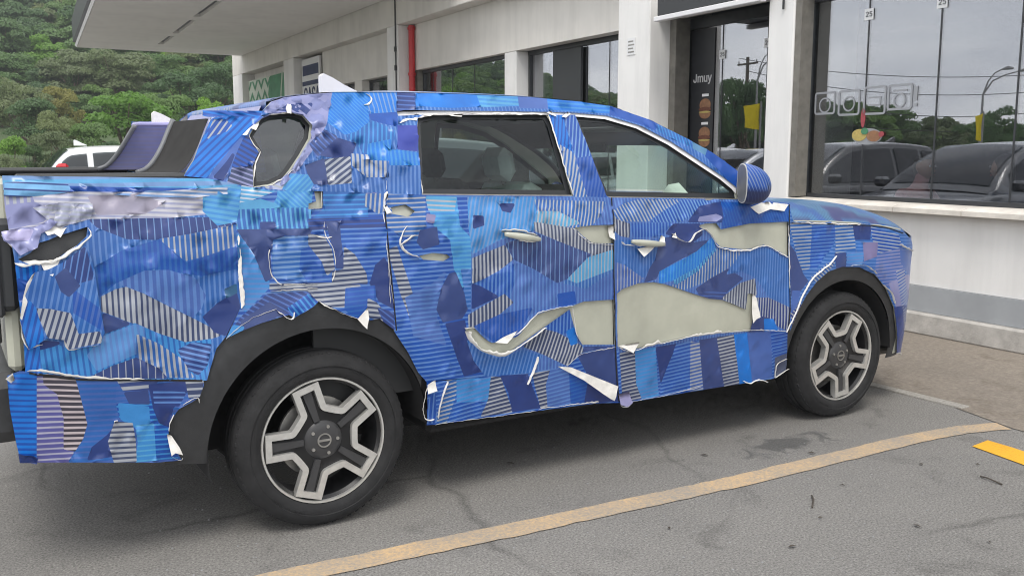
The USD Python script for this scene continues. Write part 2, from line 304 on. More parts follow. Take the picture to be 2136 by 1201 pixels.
def ground_strip(pts, w, z, wob=0.006):
    p = np.array(pts, float); L = np.r_[0, np.cumsum(np.linalg.norm(np.diff(p, axis=0), axis=1))]
    t = np.linspace(0, L[-1], max(8, int(L[-1]/0.06))); c = np.stack([np.interp(t, L, p[:, 0]), np.interp(t, L, p[:, 1])], 1)
    d = np.gradient(c, axis=0); d /= np.linalg.norm(d, axis=1, keepdims=True); n = np.stack([-d[:, 1], d[:, 0]], 1)
    a = w/2*(1 + 0*t) + rng.normal(0, wob, len(t)); b = w/2 + rng.normal(0, wob, len(t))
    return grid(np.stack([np.c_[c - n*b[:, None], np.full(len(t), z)], np.c_[c + n*a[:, None], np.full(len(t), z)]], 1))
put(None, 'bay_line', ground_strip([(-6, -1.27), (-0.26, -1.30), (0.71, -1.365), (1.91, -1.42), (3.15, -1.425), (3.5, -1.455), (3.72, -1.51), (3.80, -1.545)], 0.13, 0.004, 0.003), 'faded_yellow',
    label='faded yellow painted bay line running beside the wrapped pickup', cat='road marking')
put(None, 'yellow_block', cat_(*[tm(*tri(Polygon([(3.30, -1.665), (3.48, -1.66), (3.46, -1.86), (3.30, -2.35), (3.10, -2.35), (3.18, -2.0)])))]) if False else
    (lambda v, f: tm(np.c_[v, np.full(len(v), 0.0045)], f))(*tri(Polygon([(3.30, -1.675), (3.47, -1.655), (3.46, -1.80), (3.36, -2.4), (3.12, -2.4), (3.24, -1.98)]))), 'fresh_yellow',
    label='bright orange yellow painted block on asphalt at right edge', cat='road marking')

# stain and cracks, litter
M['stain'] = usdkit.material(stage, '/World/Looks/stain', {
    'g': ('geometry', {}), 'dv': ('vector_math', {'math_type': 'subtract', 'vector2': (2.50, -1.14, 0.0)}), 'sc': ('mapping', {'scale': (2.3, 6.5, 0.0), 'rotation': (0, 0, 0.18)}), 'ln': ('vector_math', {'math_type': 'length'}),
    'n': ('noise_texture', {'scale': 7.0, 'detail': 7.0, 'roughness': 0.68, 'distortion': 0.5}), 'k': ('math', {'math_type': 'multiply_add', 'value2': -0.42, 'value3': 0.0}), 'ad': ('math', {'math_type': 'add'}), 'mr': ('map_range', {'range_type': 'smoothstep', 'from_min': 0.18, 'from_max': 0.34, 'to_min': 0.0, 'to_max': 0.62}),
    'n2': ('noise_texture', {'scale': 80.0, 'detail': 3.0}), 'r': ('rgb_ramp', {'ramp': [(0.3, (0.05, 0.05, 0.05)), (0.7, (0.12, 0.118, 0.112))]}), 't': ('transparent_bsdf', {}), 'p': ('principled_bsdf', {'roughness': 0.75}), 'm': ('mix_closure', {})},
    [('g.position', 'dv.vector1'), ('dv.vector', 'sc.vector'), ('sc.vector', 'ln.vector1'), ('g.position', 'n.vector'), ('ln.value', 'k.value1'), ('n.fac', 'ad.value1'), ('k.value', 'ad.value2'), ('ad.value', 'mr.value'), ('mr.result', 'm.fac'), ('g.position', 'n2.vector'), ('n2.fac', 'r.fac'), ('r.color', 'p.base_color'), ('t.BSDF', 'm.closure1'), ('p.BSDF', 'm.closure2')], surface='m.closure')
put(None, 'oil_stain', sheet(1.85, 3.1, -1.33, -.92, .002), 'stain', label='dark damp stain on asphalt near the pickup front wheel', cat='stain')
def twig(pts, lab):
    put(None, 'twig', tube(pts, 0.004, 5), 'twig', label=lab, cat='twig')
g0 = at(1693, 1035, 2, 0); g1 = at(1694, 1060, 2, 0)
twig([[g0[0], g0[1], .006], [(g0[0]+g1[0])/2+.01, (g0[1]+g1[1])/2, .012], [g1[0], g1[1], .006]], 'short dark twig lying on the asphalt below the yellow line')
g0 = at(2045, 995, 2, 0); g1 = at(2090, 1012, 2, 0)
twig([[g0[0], g0[1], .006], [(g0[0]+g1[0])/2, (g0[1]+g1[1])/2+.02, .012], [g1[0], g1[1], .006]], 'thin dark twig on asphalt near the bright yellow block')
pb = []
for k in range(260):
    px, py = rng.uniform(300, 2136), rng.uniform(860, 1201); p = at(px, py, 2, 0); s = rng.uniform(.002, .0055)
    m = trimesh.creation.icosphere(0, s); m.apply_scale([1, rng.uniform(.6, 1.3), .6]); m.apply_translation([p[0], p[1], s*.3]); pb.append(m)
put(None, 'loose_grit', cat_(*pb), 'pole_grey', label='scattered small grit and pebbles on the asphalt', cat='grit', kind='stuff')
lf = []
for k in range(11):
    p = at(rng.uniform(900, 2130), rng.uniform(880, 1180), 2, 0); a = rng.uniform(0, 6.28); s = rng.uniform(.012, .028)
    q = np.array([[-s, 0, .006], [0, -s*.4, .012], [s, 0, .007], [0, s*.4, .009]]); R = trimesh.transformations.rotation_matrix(a, [0, 0, 1])[:3, :3]
    lf.append(tm(q@R.T + [p[0], p[1], 0], [[0, 1, 2], [0, 2, 3]]))
put(None, 'leaf_litter', cat_(*lf), 'twig', label='dark dry leaf scraps scattered on the asphalt', cat='leaf litter', kind='stuff')

M['haze'] = usdkit.material(stage, '/World/Looks/haze', {'v': ('principled_volume', {'color': (0.86, 0.90, 0.92), 'density': 0.0007, 'anisotropy': 0.3})}, volume='v.volume')
put(None, 'haze', bx(-405, 405, -405, 405, -1.6, 62), 'haze', label='thin pale daylight haze over the lot and the hill', cat='haze', kind='stuff')

# ================================================================== BUILDING
bl = thing('shop_building', 'long cream shop building with large reflective windows and deep piers', 'building')
W_, C_ = 'white_wall', 'cream_wall'
put(bl, 'beam', fbx(-14, 21.57, 0, 0.75, 3.95, 4.95, 0.01), C_)
put(bl, 'roof_slab', fbx(-14, 21.57, -0.1, 9.0, 4.96, 5.2), C_)
for (u0, u1, d0, d1) in ((20.3, 21.57, 0, .8), (14.57, 15.5, 0, .8), (7.38, 7.95, 0, .8), (-0.58, .07, 0, .95), (-2.90, -2.55, 0, .9), (-10.2, -9.6, 0, .9)):
    put(bl, 'pier', fbx(u0, u1, d0, d1, 0, 3.947, 0.012), W_)
put(bl, 'pier', fbx(3.25, 3.63, .302, .9, 0, 3.10, .01), W_)
put(bl, 'wall_panel', fbx(.072, 7.378, .30, .50, 3.103, 3.948), C_)
put(bl, 'wall_panel', fbx(7.952, 12.9, .25, .45, 3.10, 3.948), C_)
put(bl, 'wall_panel', fbx(11.55, 12.9, .25, .45, 0, 3.098), C_)
put(bl, 'wall_panel', fbx(10.13, 10.6, .25, .45, 0, 3.098), C_)
put(bl, 'wall_panel', fbx(7.952, 8.61, .25, .45, 0, 3.098), C_)
put(bl, 'wall_panel', fbx(8.612, 11.548, .452, .6, 0, 1.1), C_)
put(bl, 'wall_panel', fbx(12.902, 14.568, .46, .6, 0, 3.948), C_)
put(bl, 'wall_panel', fbx(15.502, 20.298, .40, .6, 0, 3.948), C_)
put(bl, 'wall_panel', fbx(-2.548, -.582, .12, .40, 3.12, 3.948), C_)
put(bl, 'wall_panel', fbx(-9.598, -2.902, .05, .40, 3.122, 3.948), C_)
put(bl, 'wall_panel', fbx(-14, -10.202, .05, .40, 0, 3.948), C_)
put(bl, 'wall_panel', fbx(3.632, 7.378, .33, .60, 0, 1.1), C_)
put(bl, 'wall_panel', fbx(7.18, 7.378, .32, .60, 1.1, 3.10), 'brown_frame')
# low wall under the right window: cream, grey band, concrete foot, sloped sill
lw = put(bl, 'low_wall', fbx(-9.598, -2.902, 0.02, .5, .412, 1.03), W_)
put(bl, 'grey_band', fbx(-9.598, -2.902, 0.0, .5, .19, .409), 'grey_band')
put(bl, 'wall_foot', fbx(-9.598, -2.902, -.06, .5, 0, .187, .015), 'kerb_concrete')
pts = [(-.10, 1.035), (.5, 1.035), (.5, 1.115), (-.02, 1.098), (-.10, 1.075)]
for a in np.arange(-9.59, -2.92, 0.667):
    b = min(a + .661, -2.905); s = extrude(Polygon(pts), b-a); A = np.eye(4); A[:3, 0] = DN; A[:3, 1] = [0, 0, 1]; A[:3, 2] = -DU; A[:3, 3] = OF + DU*b; s.apply_transform(A); s.fix_normals()
    put(bl, 'sill_stone', s, 'sill_stone')
put(bl, 'side_wall', fbx(21.3, 21.57, .8, 9, 0, 4.95), C_)
put(bl, 'side_wall', fbx(-14, -13.7, .4, 9, 0, 4.95), C_)
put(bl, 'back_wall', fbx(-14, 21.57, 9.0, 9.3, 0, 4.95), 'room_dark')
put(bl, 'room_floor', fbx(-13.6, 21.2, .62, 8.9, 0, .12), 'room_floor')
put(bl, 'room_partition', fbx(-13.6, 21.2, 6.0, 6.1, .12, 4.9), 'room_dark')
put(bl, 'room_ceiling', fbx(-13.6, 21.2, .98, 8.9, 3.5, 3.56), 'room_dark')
put(bl, 'door_threshold', fbx(.075, 3.248, .32, .7, 0, .10), 'kerb_concrete')
put(bl, 'door_threshold', fbx(-2.548, -.582, .3, .8, 0, .10), 'kerb_concrete')

def window(u0, u1, d, z0, z1, joints=(), frame=.05, head=0.0, fm='dark_frame'):
    w = group_part(bl, 'window')
    us = [u0] + list(joints) + [u1]
    for a, b in zip(us[:-1], us[1:]):
        put(w, 'pane', fbx(a+.006, b-.006, d, d+.012, z0+.004, z1-head-.004), 'shop_glass')
    f = [fbx(u0, u0+frame, d-.03, d+.06, z0, z1-head), fbx(u1-frame, u1, d-.03, d+.06, z0, z1-head), fbx(u0, u1, d-.032, d+.062, z0-.002, z0+frame*.6)]
    f.append(fbx(u0, u1, d-.034, d+.064, z1-head, z1))
    put(w, 'frame', cat_(*f), fm)
    for j in joints:
        put(w, 'joint', fbx(j-.007, j+.007, d-.004, d+.016, z0+.01, z1-head-.005), 'dark_frame')
    return w
GD, GR = .45, .21
def fac(px, py, d):
    r = ray(px, py); P = CAM + r*((d-(CAM-OF)@DN)/(r@DN)); return float((P-OF)@DU), float(P[2])
JR = [fac(1808, 150, GR)[0], fac(1958, 150, GR)[0], fac(2122, 200, GR)[0]]
window(-9.597, -2.905, GR, 1.108, 3.12, (-8.4, -7.4, JR[2]-1.0, JR[2], JR[1], JR[0]), .06, .14)
window(-2.549, -.583, GD+.1, .10, 3.118, (-1.98, -1.25), .06, .12)
window(3.634, 7.175, GD, 1.10, 3.10, (5.0, 5.9, 6.75), .05, .06)
window(.074, 3.246, GD+.1, .10, 3.10, (1.05, 1.62, 2.5), .05, .06)
window(8.615, 10.125, GD, 1.10, 3.097, (9.4,), .05, .05)
window(10.605, 11.545, GD, 1.10, 3.097, (), .05, .05)
# jamb of the right window
put(bl, 'jamb', fbx(-2.985, -2.903, .02, GR-.035, 1.115, 3.118), 'brown_frame')
put(bl, 'jamb', fbx(-.70, -.583, .3, GD+.06, .10, 3.118), 'brown_frame')

# roller shutter box above the middle bay
rb = thing('shutter_box', 'dark roller shutter box with white lower lip above the glazed entrance', 'shutter')
put(rb, 'housing', fbx(-2.60, -.92, -.16, .10, 3.075, 3.30, .015), 'dark_frame')
put(rb, 'lip', fbx(-2.62, -.90, -.19, -.10, 3.02, 3.072, .006), 'white_trim')
put(rb, 'hanging_latch', fbx(-2.78, -2.765, -.03, -.012, 2.93, 3.02), 'dark_frame')

# canopy
cn = thing('canopy', 'white canopy slab projecting from the shop building over the bays', 'canopy')
CZ = 4.48
fac0 = lambda y: OF[0] + KF*(y-5.0)
cp = Polygon([(2.42, 25.2), (fac0(25.2)-.03, 25.2), (fac0(9.6)-.03, 9.6), (1.13, 9.6)])
slots = []
for (pa, pb2) in (((335, 93), (358, 76)), ((366, 70), (402, 43)), ((410, 36), (456, 3))):
    a = at(*pa, 2, CZ)[:2]; b = at(*pb2, 2, CZ)[:2]; slots.append(LineString([a, b]).buffer(.075, cap_style=2))
m = extrude(cp.difference(unary_union(slots)), .10); m.apply_translation([0, 0, CZ]); put(cn, 'soffit', m, 'soffit')
m = extrude(cp.buffer(-.04), .40); m.apply_translation([0, 0, CZ+.14]); put(cn, 'slab', m, C_)
for s in slots:
    m = extrude(s.buffer(-.004), .02); m.apply_translation([0, 0, CZ+.07]); put(cn, 'light_slot', m, 'grey_plastic')
m = cat_(*[tube([[2.40, 25.18, z], [1.11, 9.6, z]], .045, 4) for z in (CZ+.05,)]); put(cn, 'edge_trim', m, 'white_trim')
fa = np.array([2.42, 25.2]); fb2 = np.array([1.13, 9.6]); dd = (fb2-fa)/np.linalg.norm(fb2-fa); nn = np.array([-dd[1], dd[0]]); nn = nn if nn[0] < 0 else -nn
fas = extrude(Polygon([fa+nn*.03, fb2+nn*.03, fb2+nn*.10, fa+nn*.10]), .62); fas.apply_translation([0, 0, CZ+.14]); put(cn, 'fascia', fas, 'dark_frame')

# mural, sign, pipe, conduit, notice
mu = thing('wall_mural', 'green mural panel with pale zigzag chevrons between the far piers', 'mural')
put(mu, 'panel', fbx(15.9, 20.25, .18, .24, .6, 3.72), 'mural_pale')
put(mu, 'green_field', fpoly([(15.92, 3.7), (17.6, 3.7), (17.9, 3.2), (17.3, 2.6), (17.9, 2.0), (17.2, 1.4), (17.6, .62), (15.92, .62)], .176, .003), 'mural_green')
zz = []
for k in range(5):
    z0 = 3.75 - .45*k; us = np.arange(17.5, 20.3, .38); line = [(u, z0 - (.30 if i % 2 else 0)) for i, u in enumerate(us)]
    zz.append(LineString(line).buffer(.055, cap_style=2, join_style=2))
put(mu, 'chevron', fpoly(unary_union(zz).intersection(sbox(15.95, .65, 20.2, 3.68)), .172, .003), 'mural_green')
put(mu, 'dot', fpoly(Point(17.25, 2.75).buffer(.16), .172, .003), 'mural_pale'); put(mu, 'dot', fpoly(Point(16.6, 2.2).buffer(.12), .171, .003), 'mural_pale')
wf = LineString([(16.3, 3.7), (16.5, 3.1), (16.2, 2.6), (16.45, 2.0), (16.2, 1.4)]).buffer(.05); put(mu, 'plant_stroke', fpoly(wf, .171, .003), 'mural_pale')
sg = thing('shop_sign', 'tall white sign panel with navy band standing beside the mural', 'sign')
put(sg, 'panel', fbx(12.98, 14.5, .20, .245, .9, 3.88), 'decal_white')
put(sg, 'navy_band', fpoly([(13.08, 3.72), (14.42, 3.72), (14.42, 3.47), (13.08, 3.47)], .196, .003), 'navy_print')
put(sg, 'navy_band', fpoly([(13.03, 3.33), (14.46, 3.33), (14.46, 3.22), (13.03, 3.22)], .196, .003), 'navy_print')
def ftext(txt, h, u_left, z, d, parent, name, material, bold=True):
    t = meshkit.text_mesh(txt, h, .004, bold=bold); A = np.eye(4); A[:3, 0] = -DU; A[:3, 1] = [0, 0, 1]; A[:3, 2] = -DN; A[:3, 3] = FP(u_left, d, z); t.apply_transform(A)
    if np.linalg.det(A[:3, :3]) < 0: t.invert()
    return put(parent, name, t, material)
ftext('CASA', .36, 14.38, 2.80, .196, sg, 'lettering', 'navy_print'); ftext('REFIL', .28, 14.38, 2.42, .196, sg, 'lettering', 'navy_print')
rp = thing('red_pipe', 'red fire pipe running up the corner beside the pier', 'pipe')
put(rp, 'pipe', tube([FP(7.25, .23, .1), FP(7.25, .23, 2), FP(7.25, .23, 3.93)], .06, 14), 'red_paint', smooth=40)
for z in (1.2, 3.0, 3.85): put(rp, 'collar', tube([FP(7.25, .23, z), FP(7.25, .23, z+.05)], .075, 12), 'red_paint', smooth=40)
cd = thing('cable_conduit', 'thin dark conduit with small boxes running up the pier face', 'conduit')
put(cd, 'conduit', tube([FP(7.46, -.015, .2), FP(7.46, -.015, 2.5), FP(7.46, -.015, 4.6)], .014, 8), 'dark_frame')
for z in (4.45, 3.45, 3.1):
    put(cd, 'junction_box', fbx(7.43, 7.49, -.04, -.003, z, z+.10, .006), 'dark_frame')
nt = thing('notice_plate', 'small white notice plate on the thick white pier', 'notice')
put(nt, 'plate', fbx(-.30, -.14, -.008, -.002, 2.72, 2.92), 'decal_white')
for k in range(4):
    put(nt, 'printed_line', fbx(-.285+.02*(k % 2), -.16, -.0095, -.0085, 2.745+.042*k, 2.762+.042*k), 'steel')
# window stickers on the joints
def sticker(u, z, d, lab, txt='25'):
    s = thing('window_sticker', lab, 'sticker'); put(s, 'card', fbx(u-.05, u+.05, d-.010, d-.006, z-.05, z+.05), 'decal_white')
    ftext(txt, .045, u+.036, z-.022, d-.0105, s, 'lettering', 'dark_frame', False)
sticker(JR[0], fac(1817, 30, GR)[1], GR, 'white square sticker on the first glass joint right of the narrow pier'); sticker(JR[1], fac(1972, 4, GR)[1], GR, 'white square sticker at the top of the second glass joint')
sticker(-1.98, 2.72, GD+.1, 'white square sticker on the glass joint above the yellow flag reflection'); sticker(-1.25, 2.66, GD+.1, 'white square sticker at the edge of the dark burger poster')
# ghost letters on the glass: four outlined rounded squares and a stroke
gl = thing('window_lettering', 'faint white outlined lettering stuck on the large right window', 'lettering')
def pane_decal(poly, name, parent, material, d=GR-.006, h=.003):
    put(parent, name, fpoly(poly, d, h), material)
for i, (x0, x1, y0, y1) in enumerate(((1703, 1740, 196, 236), (1752, 1791, 192, 238), (1805, 1845, 184, 236), (1855, 1900, 180, 226))):
    u0, z1 = fac(x0, y0, GR); u1, z0 = fac(x1, y1, GR); sq = sbox(min(u0, u1)+.02, z0+.02, max(u0, u1)-.02, z1-.02).buffer(.02)
    ring = sq.buffer(.012).difference(sq.buffer(-.008))
    c = sq.centroid; w = (sq.bounds[2]-sq.bounds[0])/2
    inner = [Point(c.x, c.y-.02).buffer(w*.62).difference(Point(c.x, c.y-.02).buffer(w*.5)), Point(c.x, c.y-.01).buffer(w*.6).difference(Point(c.x, c.y-.01).buffer(w*.48)),
             unary_union([sbox(c.x-w*.6, c.y-.05, c.x+w*.6, c.y-.035), sbox(c.x-w*.6, c.y+.02, c.x+w*.6, c.y+.035), sbox(c.x-w*.6, c.y-.05, c.x-w*.48, c.y+.035)]),
             unary_union([sbox(c.x-w*.6, c.y+.05, c.x+w*.6, c.y+.066), Point(c.x, c.y-.03).buffer(w*.55).difference(Point(c.x, c.y-.03).buffer(w*.42))])][i]
    pane_decal(unary_union([ring, inner]), 'letter', gl, 'ghost_white')
u0, z1 = fac(1908, 180, GR); u1, z0 = fac(1913, 222, GR); pane_decal(unary_union([sbox(u1, z0+.05, u0+.004, z1), sbox(u1, z0, u0+.004, z0+.03)]), 'letter', gl, 'ghost_white')
# food plate sticker
fd = thing('food_sticker', 'sticker of a plate of food on the right window', 'sticker')
def oval(px, py, rx, rz, d, name, material):
    u, z = fac(px, py, d); e = Point(0, 0).buffer(1, 24); pane_decal(Polygon([(u+x*rx, z+y*rz) for x, y in e.exterior.coords]), name, fd, material, d)
oval(1808, 285, .17, .075, GR-.006, 'plate', 'ghost_white'); oval(1792, 282, .085, .055, GR-.010, 'rice', 'food_yellow'); oval(1822, 284, .08, .05, GR-.0105, 'meat', 'burger_bun')
oval(1803, 274, .04, .03, GR-.0145, 'salad', 'mural_green'); oval(1838, 280, .03, .025, GR-.0145, 'sauce', 'food_red'); oval(1800, 246, .025, .09, GR-.006, 'bottle', 'food_red')
# burger poster strip
po = thing('burger_poster', 'tall black poster strip with burger pictures beside the glazed entrance', 'poster')
PD = GD+.1-.012
put(po, 'panel', fbx(-1.12, -.705, PD, PD+.006, .4, 2.98), 'poster_black')
ftext('Jmuy', .095, -.75, 2.37, PD-.004, po, 'lettering', 'poster_print')
for zc in (2.05, 1.72):
    u = -.98
    e = lambda rx, rz, dz: Polygon([(u+x*rx, zc+dz+y*rz) for x, y in Point(0, 0).buffer(1, 16).exterior.coords])
    put(po, 'bun', fpoly(e(.10, .075, .05).difference(sbox(u-1, zc-1, u+1, zc+.02)), PD-.004, .003), 'burger_bun')
    put(po, 'patty', fpoly(e(.11, .028, .0), PD-.007, .003), 'burger_meat'); put(po, 'cheese', fpoly(e(.105, .012, -.032), PD-.0075, .003), 'food_yellow')
    put(po, 'bun', fpoly(e(.10, .06, -.05).difference(sbox(u-1, zc-.04, u+1, zc+1)), PD-.004, .003), 'burger_bun')
    put(po, 'caption', fpoly(sbox(u-.06, zc+.15, u+.06, zc+.18), PD-.004, .003), 'decal_white')
# dark door leaf standing in the third bay
dl = thing('entrance_door', 'dark entrance door leaf between two bright panes', 'door')
put(dl, 'leaf', fbx(1.68, 2.44, GD+.03, GD+.085, .11, 3.03, .008), 'dark_frame'); put(dl, 'handle', tube([FP(1.78, GD-.03, .9), FP(1.78, GD-.03, 1.9)], .018, 8), 'steel')

# people sitting inside behind the right window
def hullchain(pairs):
    out = m3.Manifold()
    for (a, ra), (b, rb) in pairs:
        s = lambda c, r: m3.Manifold.sphere(r, 20).translate([float(x) for x in c])
        out = out + m3.Manifold.batch_hull([s(a, ra), s(b, rb)])
    out = out.refine_to_length(.03); v, f, _ = meshkit.arrays(out); t = tm(v, f); t.merge_vertices(); trimesh.smoothing.filter_taubin(t, .5, -.53, 12); return t
def sitter(loc, rz, lab, shirt, lean, hair_long):
    p = thing('person', lab, 'person', loc, rz)
    # local frame: faces +x, floor at 0, seat 0.45
    hip, chest, neck, head = (0, 0, .56), (.04+lean, 0, .92), (.07+lean*1.3, 0, 1.12), (.11+lean*1.5, 0, 1.27)
    L, R = (.03+lean, .19, 1.03), (.03+lean, -.19, 1.03)
    pr = [((hip, .15), (chest, .15)), ((chest, .14), (neck, .06)), ((neck, .055), (head, .07)), ((L, .06), (chest, .12)), ((R, .06), (chest, .12))]
    body = [((neck, .052), ((neck[0]+.01, 0, neck[2]+.07), .05)), ((head, .092), ((head[0]+.03, 0, head[2]-.06), .062)), ((head, .092), ((head[0]-.02, 0, head[2]+.02), .095)),
            (((head[0]+.09, 0, head[2]-.01), .012), ((head[0]+.108, 0, head[2]-.035), .014)), (((head[0], .092, head[2]-.02), .018), ((head[0], .092, head[2]+.01), .02)), (((head[0], -.092, head[2]-.02), .018), ((head[0], -.092, head[2]+.01), .02)),
            ((neck, .055), ((chest[0], 0, chest[2]), .10)), ((chest, .10), (hip, .11))]
    arms = []
    for sgn, S_ in ((1, L), (-1, R)):
        elb = (S_[0]+.10, sgn*.25, .80); wr = (S_[0]+.33, sgn*.12, .78); arms.append(((S_, .052), (elb, .042))); body += [((S_, .045), (elb, .036)), ((elb, .036), (wr, .027)), ((wr, .03), ((wr[0]+.07, wr[1], wr[2]), .032))]
        for k in range(4):
            b0 = (wr[0]+.09, wr[1]-.03+.02*k, wr[2]); b1 = (wr[0]+.135-.006*abs(k-1.5), b0[1], wr[2]-.005); b2 = (b1[0]+.025, b1[1], b1[2]-.025); body += [((b0, .010), (b1, .009)), ((b1, .009), (b2, .008))]
        body += [(((wr[0]+.03, wr[1]-sgn*.03, wr[2]), .012), ((wr[0]+.075, wr[1]-sgn*.06, wr[2]), .010))]
        knee = (.46, sgn*.12, .52); ank = (.44, sgn*.12, .09); body += [(((0, sgn*.10, .54), .085), (knee, .058)), ((knee, .056), (ank, .04)), ((ank, .042), ((.58, sgn*.13, .04), .038))]
    bd = hullchain(body); b = put(p, 'body', bd, 'skin', smooth=True)
    put(p, 'shirt', hullchain(pr + arms), shirt, smooth=True)
    tr = []
    for sgn in (1, -1): tr += [(((0, sgn*.09, .55), .115), ((.46, sgn*.12, .52), .072)), (((.46, sgn*.12, .52), .070), ((.44, sgn*.12, .14), .055))]
    put(p, 'trousers', hullchain(tr), 'grey_cloth', smooth=True)
    hp = [(((head[0]-.03, 0, head[2]+.035), .096), ((head[0]-.045, 0, head[2]-.02), .088))]
    if hair_long: hp += [(((head[0]-.06, 0, head[2]-.03), .075), ((head[0]-.09, 0, head[2]-.20), .05))]
    put(p, 'hair', hullchain(hp), 'hair', smooth=True)
    for sgn in (1, -1): put(p, 'eye', trimesh.creation.icosphere(2, .011).apply_translation([head[0]+.088, sgn*.033, head[2]+.01]), 'decal_white'); put(p, 'pupil', trimesh.creation.icosphere(1, .006).apply_translation([head[0]+.096, sgn*.033, head[2]+.01]), 'hair')
    put(p, 'mouth', bx(head[0]+.088, head[0]+.096, -.02, .02, head[2]-.071, head[2]-.064), 'red_paint')
def cafe_chair(loc, rz, lab):
    c = thing('cafe_chair', lab, 'chair', loc, rz)
    put(c, 'seat', bx(-.20, .22, -.20, .20, .42, .45, .01), 'wood_table'); put(c, 'backrest', bx(-.235, -.205, -.19, .19, .55, .86, .01), 'wood_table')
    for sx in (-.2, .19):
        for sy in (-.18, .18): put(c, 'leg', bx(sx-.016, sx+.016, sy-.016, sy+.016, 0, .86 if sx < 0 else .419), 'dark_frame')
P1 = FP(-3.84, .62, .14); P2 = FP(-4.72, 1.30, .12)
sitter(tuple(P1), math.radians(-100), 'person in a pink top sitting behind the right window', 'pink_cloth', .05, False)
sitter(tuple(FP(-4.76, .82, .14)), math.radians(80), 'person in dark grey top sitting opposite the pink top', 'grey_cloth', .03, True)
cafe_chair(tuple(P1), math.radians(-100), 'wooden chair under the person in the pink top'); cafe_chair(tuple(FP(-4.76, .82, .14)), math.radians(80), 'wooden chair under the person in dark grey')
tb = thing('cafe_table', 'wooden table between the two seated people indoors', 'table', tuple(FP(-4.30, .85, .12)))
put(tb, 'tabletop', bx(-.35, .35, -.22, .22, .70, .735, .01), 'wood_table'); put(tb, 'pedestal', tube([[0, 0, .03], [0, 0, .70]], .03, 10), 'dark_frame'); put(tb, 'foot', bx(-.22, .22, -.16, .16, 0, .03, .008), 'dark_frame')

# ================================================================== HILL, TREES
EL_A = np.array([-90, -62, -50, -44, -39, -30, -25, -20, -10, 0, 16, 40, 75]); EL_V = np.array([.3, .5, .6, .7, 1.6, 2.0, 3.2, 5.0, 9.0, 14.0, 15.0, 14.0, 9.0])
def hill_z(az, r):
    e = np.tan(np.radians(np.interp(az, EL_A, EL_V))); t = np.clip((r-50)/110, 0, 1); rr = np.minimum(r, 170)
    return -.3 + e*rr*(t**1.15)*(.9+.25*meshkit.fbm(np.stack([az*.06, r*.012, np.zeros_like(r)], -1), 3, 2)) + .9*meshkit.noise(np.stack([az*.3, r*.06, np.zeros_like(r)], -1), 5)*np.clip((r-47)/6, 0, 1)
AZ, RR = np.meshgrid(np.linspace(-90, 75, 120), np.concatenate([np.linspace(46, 180, 60), [220, 280, 380]]), indexing='ij')
hz_ = hill_z(AZ, RR); hz_[:, 0] = -.5
hm = grid(np.stack([CAM[0]+RR*np.sin(np.radians(AZ)), CAM[1]+RR*np.cos(np.radians(AZ)), hz_], -1)); hm.fix_normals()
if hm.face_normals[:, 2].mean() < 0: hm.invert()
put(None, 'hill', hm, 'hill_soil', smooth=True, kind='structure')
def crown_mesh(seed, n, leaf, rad, top, base, clumps=16, flat=1.0):
    g = np.random.default_rng(seed); V = []
    cs = []
    for k in range(clumps):
        a = g.uniform(0, 6.283); q = g.uniform(0, 1); h = base + (top-base)*(.12+.80*q); rr = rad*(.25+.55*math.sqrt(max(0, 1-(abs(q-.42)/.62)**2)))*g.uniform(.6, 1.05); cs.append((rr*math.cos(a), rr*math.sin(a), h, rad*g.uniform(.26, .46)))
    cs.append((0, 0, top-rad*.35, rad*.38)); cs.append((0, 0, (top+base)/2, rad*.6)); w = np.array([c[3]**2 for c in cs]); w /= w.sum(); idx = g.choice(len(cs), n, p=w); C = np.array(cs)[idx]
    d = g.normal(size=(n, 3)); d /= np.linalg.norm(d, axis=1, keepdims=True); d[:, 2] = np.abs(d[:, 2])*.9 - .22; rr = C[:, 3]*np.sqrt(g.uniform(.35, 1.05, n)); P = C[:, :3] + d*rr[:, None]*[1, 1, .8*flat]
    nrm = d + g.normal(size=(n, 3))*.34 + [0, 0, .25]; nrm /= np.linalg.norm(nrm, axis=1, keepdims=True); a = np.cross(nrm, g.normal(size=(n, 3))); a /= np.linalg.norm(a, axis=1, keepdims=True); b = np.cross(nrm, a); s = leaf*g.uniform(.6, 1.35, n)[:, None]
    q = np.stack([P-a*s, P-b*s*.55+nrm*s*.12, P+a*s, P+b*s*.55+nrm*s*.12], 1).reshape(-1, 3); i = np.arange(n)*4
    return tm(q, np.vstack([np.c_[i, i+1, i+2], np.c_[i, i+2, i+3]])), cs
def trunk_mesh(seed, cs, base, r0):
    g = np.random.default_rng(seed+99); ms = [tube([[0, 0, -.4], [g.normal(0, .06), g.normal(0, .06), base*.5], [g.normal(0, .12), g.normal(0, .12), base], [0, 0, base+(cs[-1][2]-base)*.6]], [r0*1.35, r0, r0*.8, r0*.3], 8)]
    for c in cs[:8]: ms.append(tube([[0, 0, base*.9], [c[0]*.45, c[1]*.45, (base+c[2])*.5], [c[0]*.9, c[1]*.9, c[2]]], [r0*.5, r0*.3, r0*.1], 5))
    return cat_(*ms)
PROTO = {}
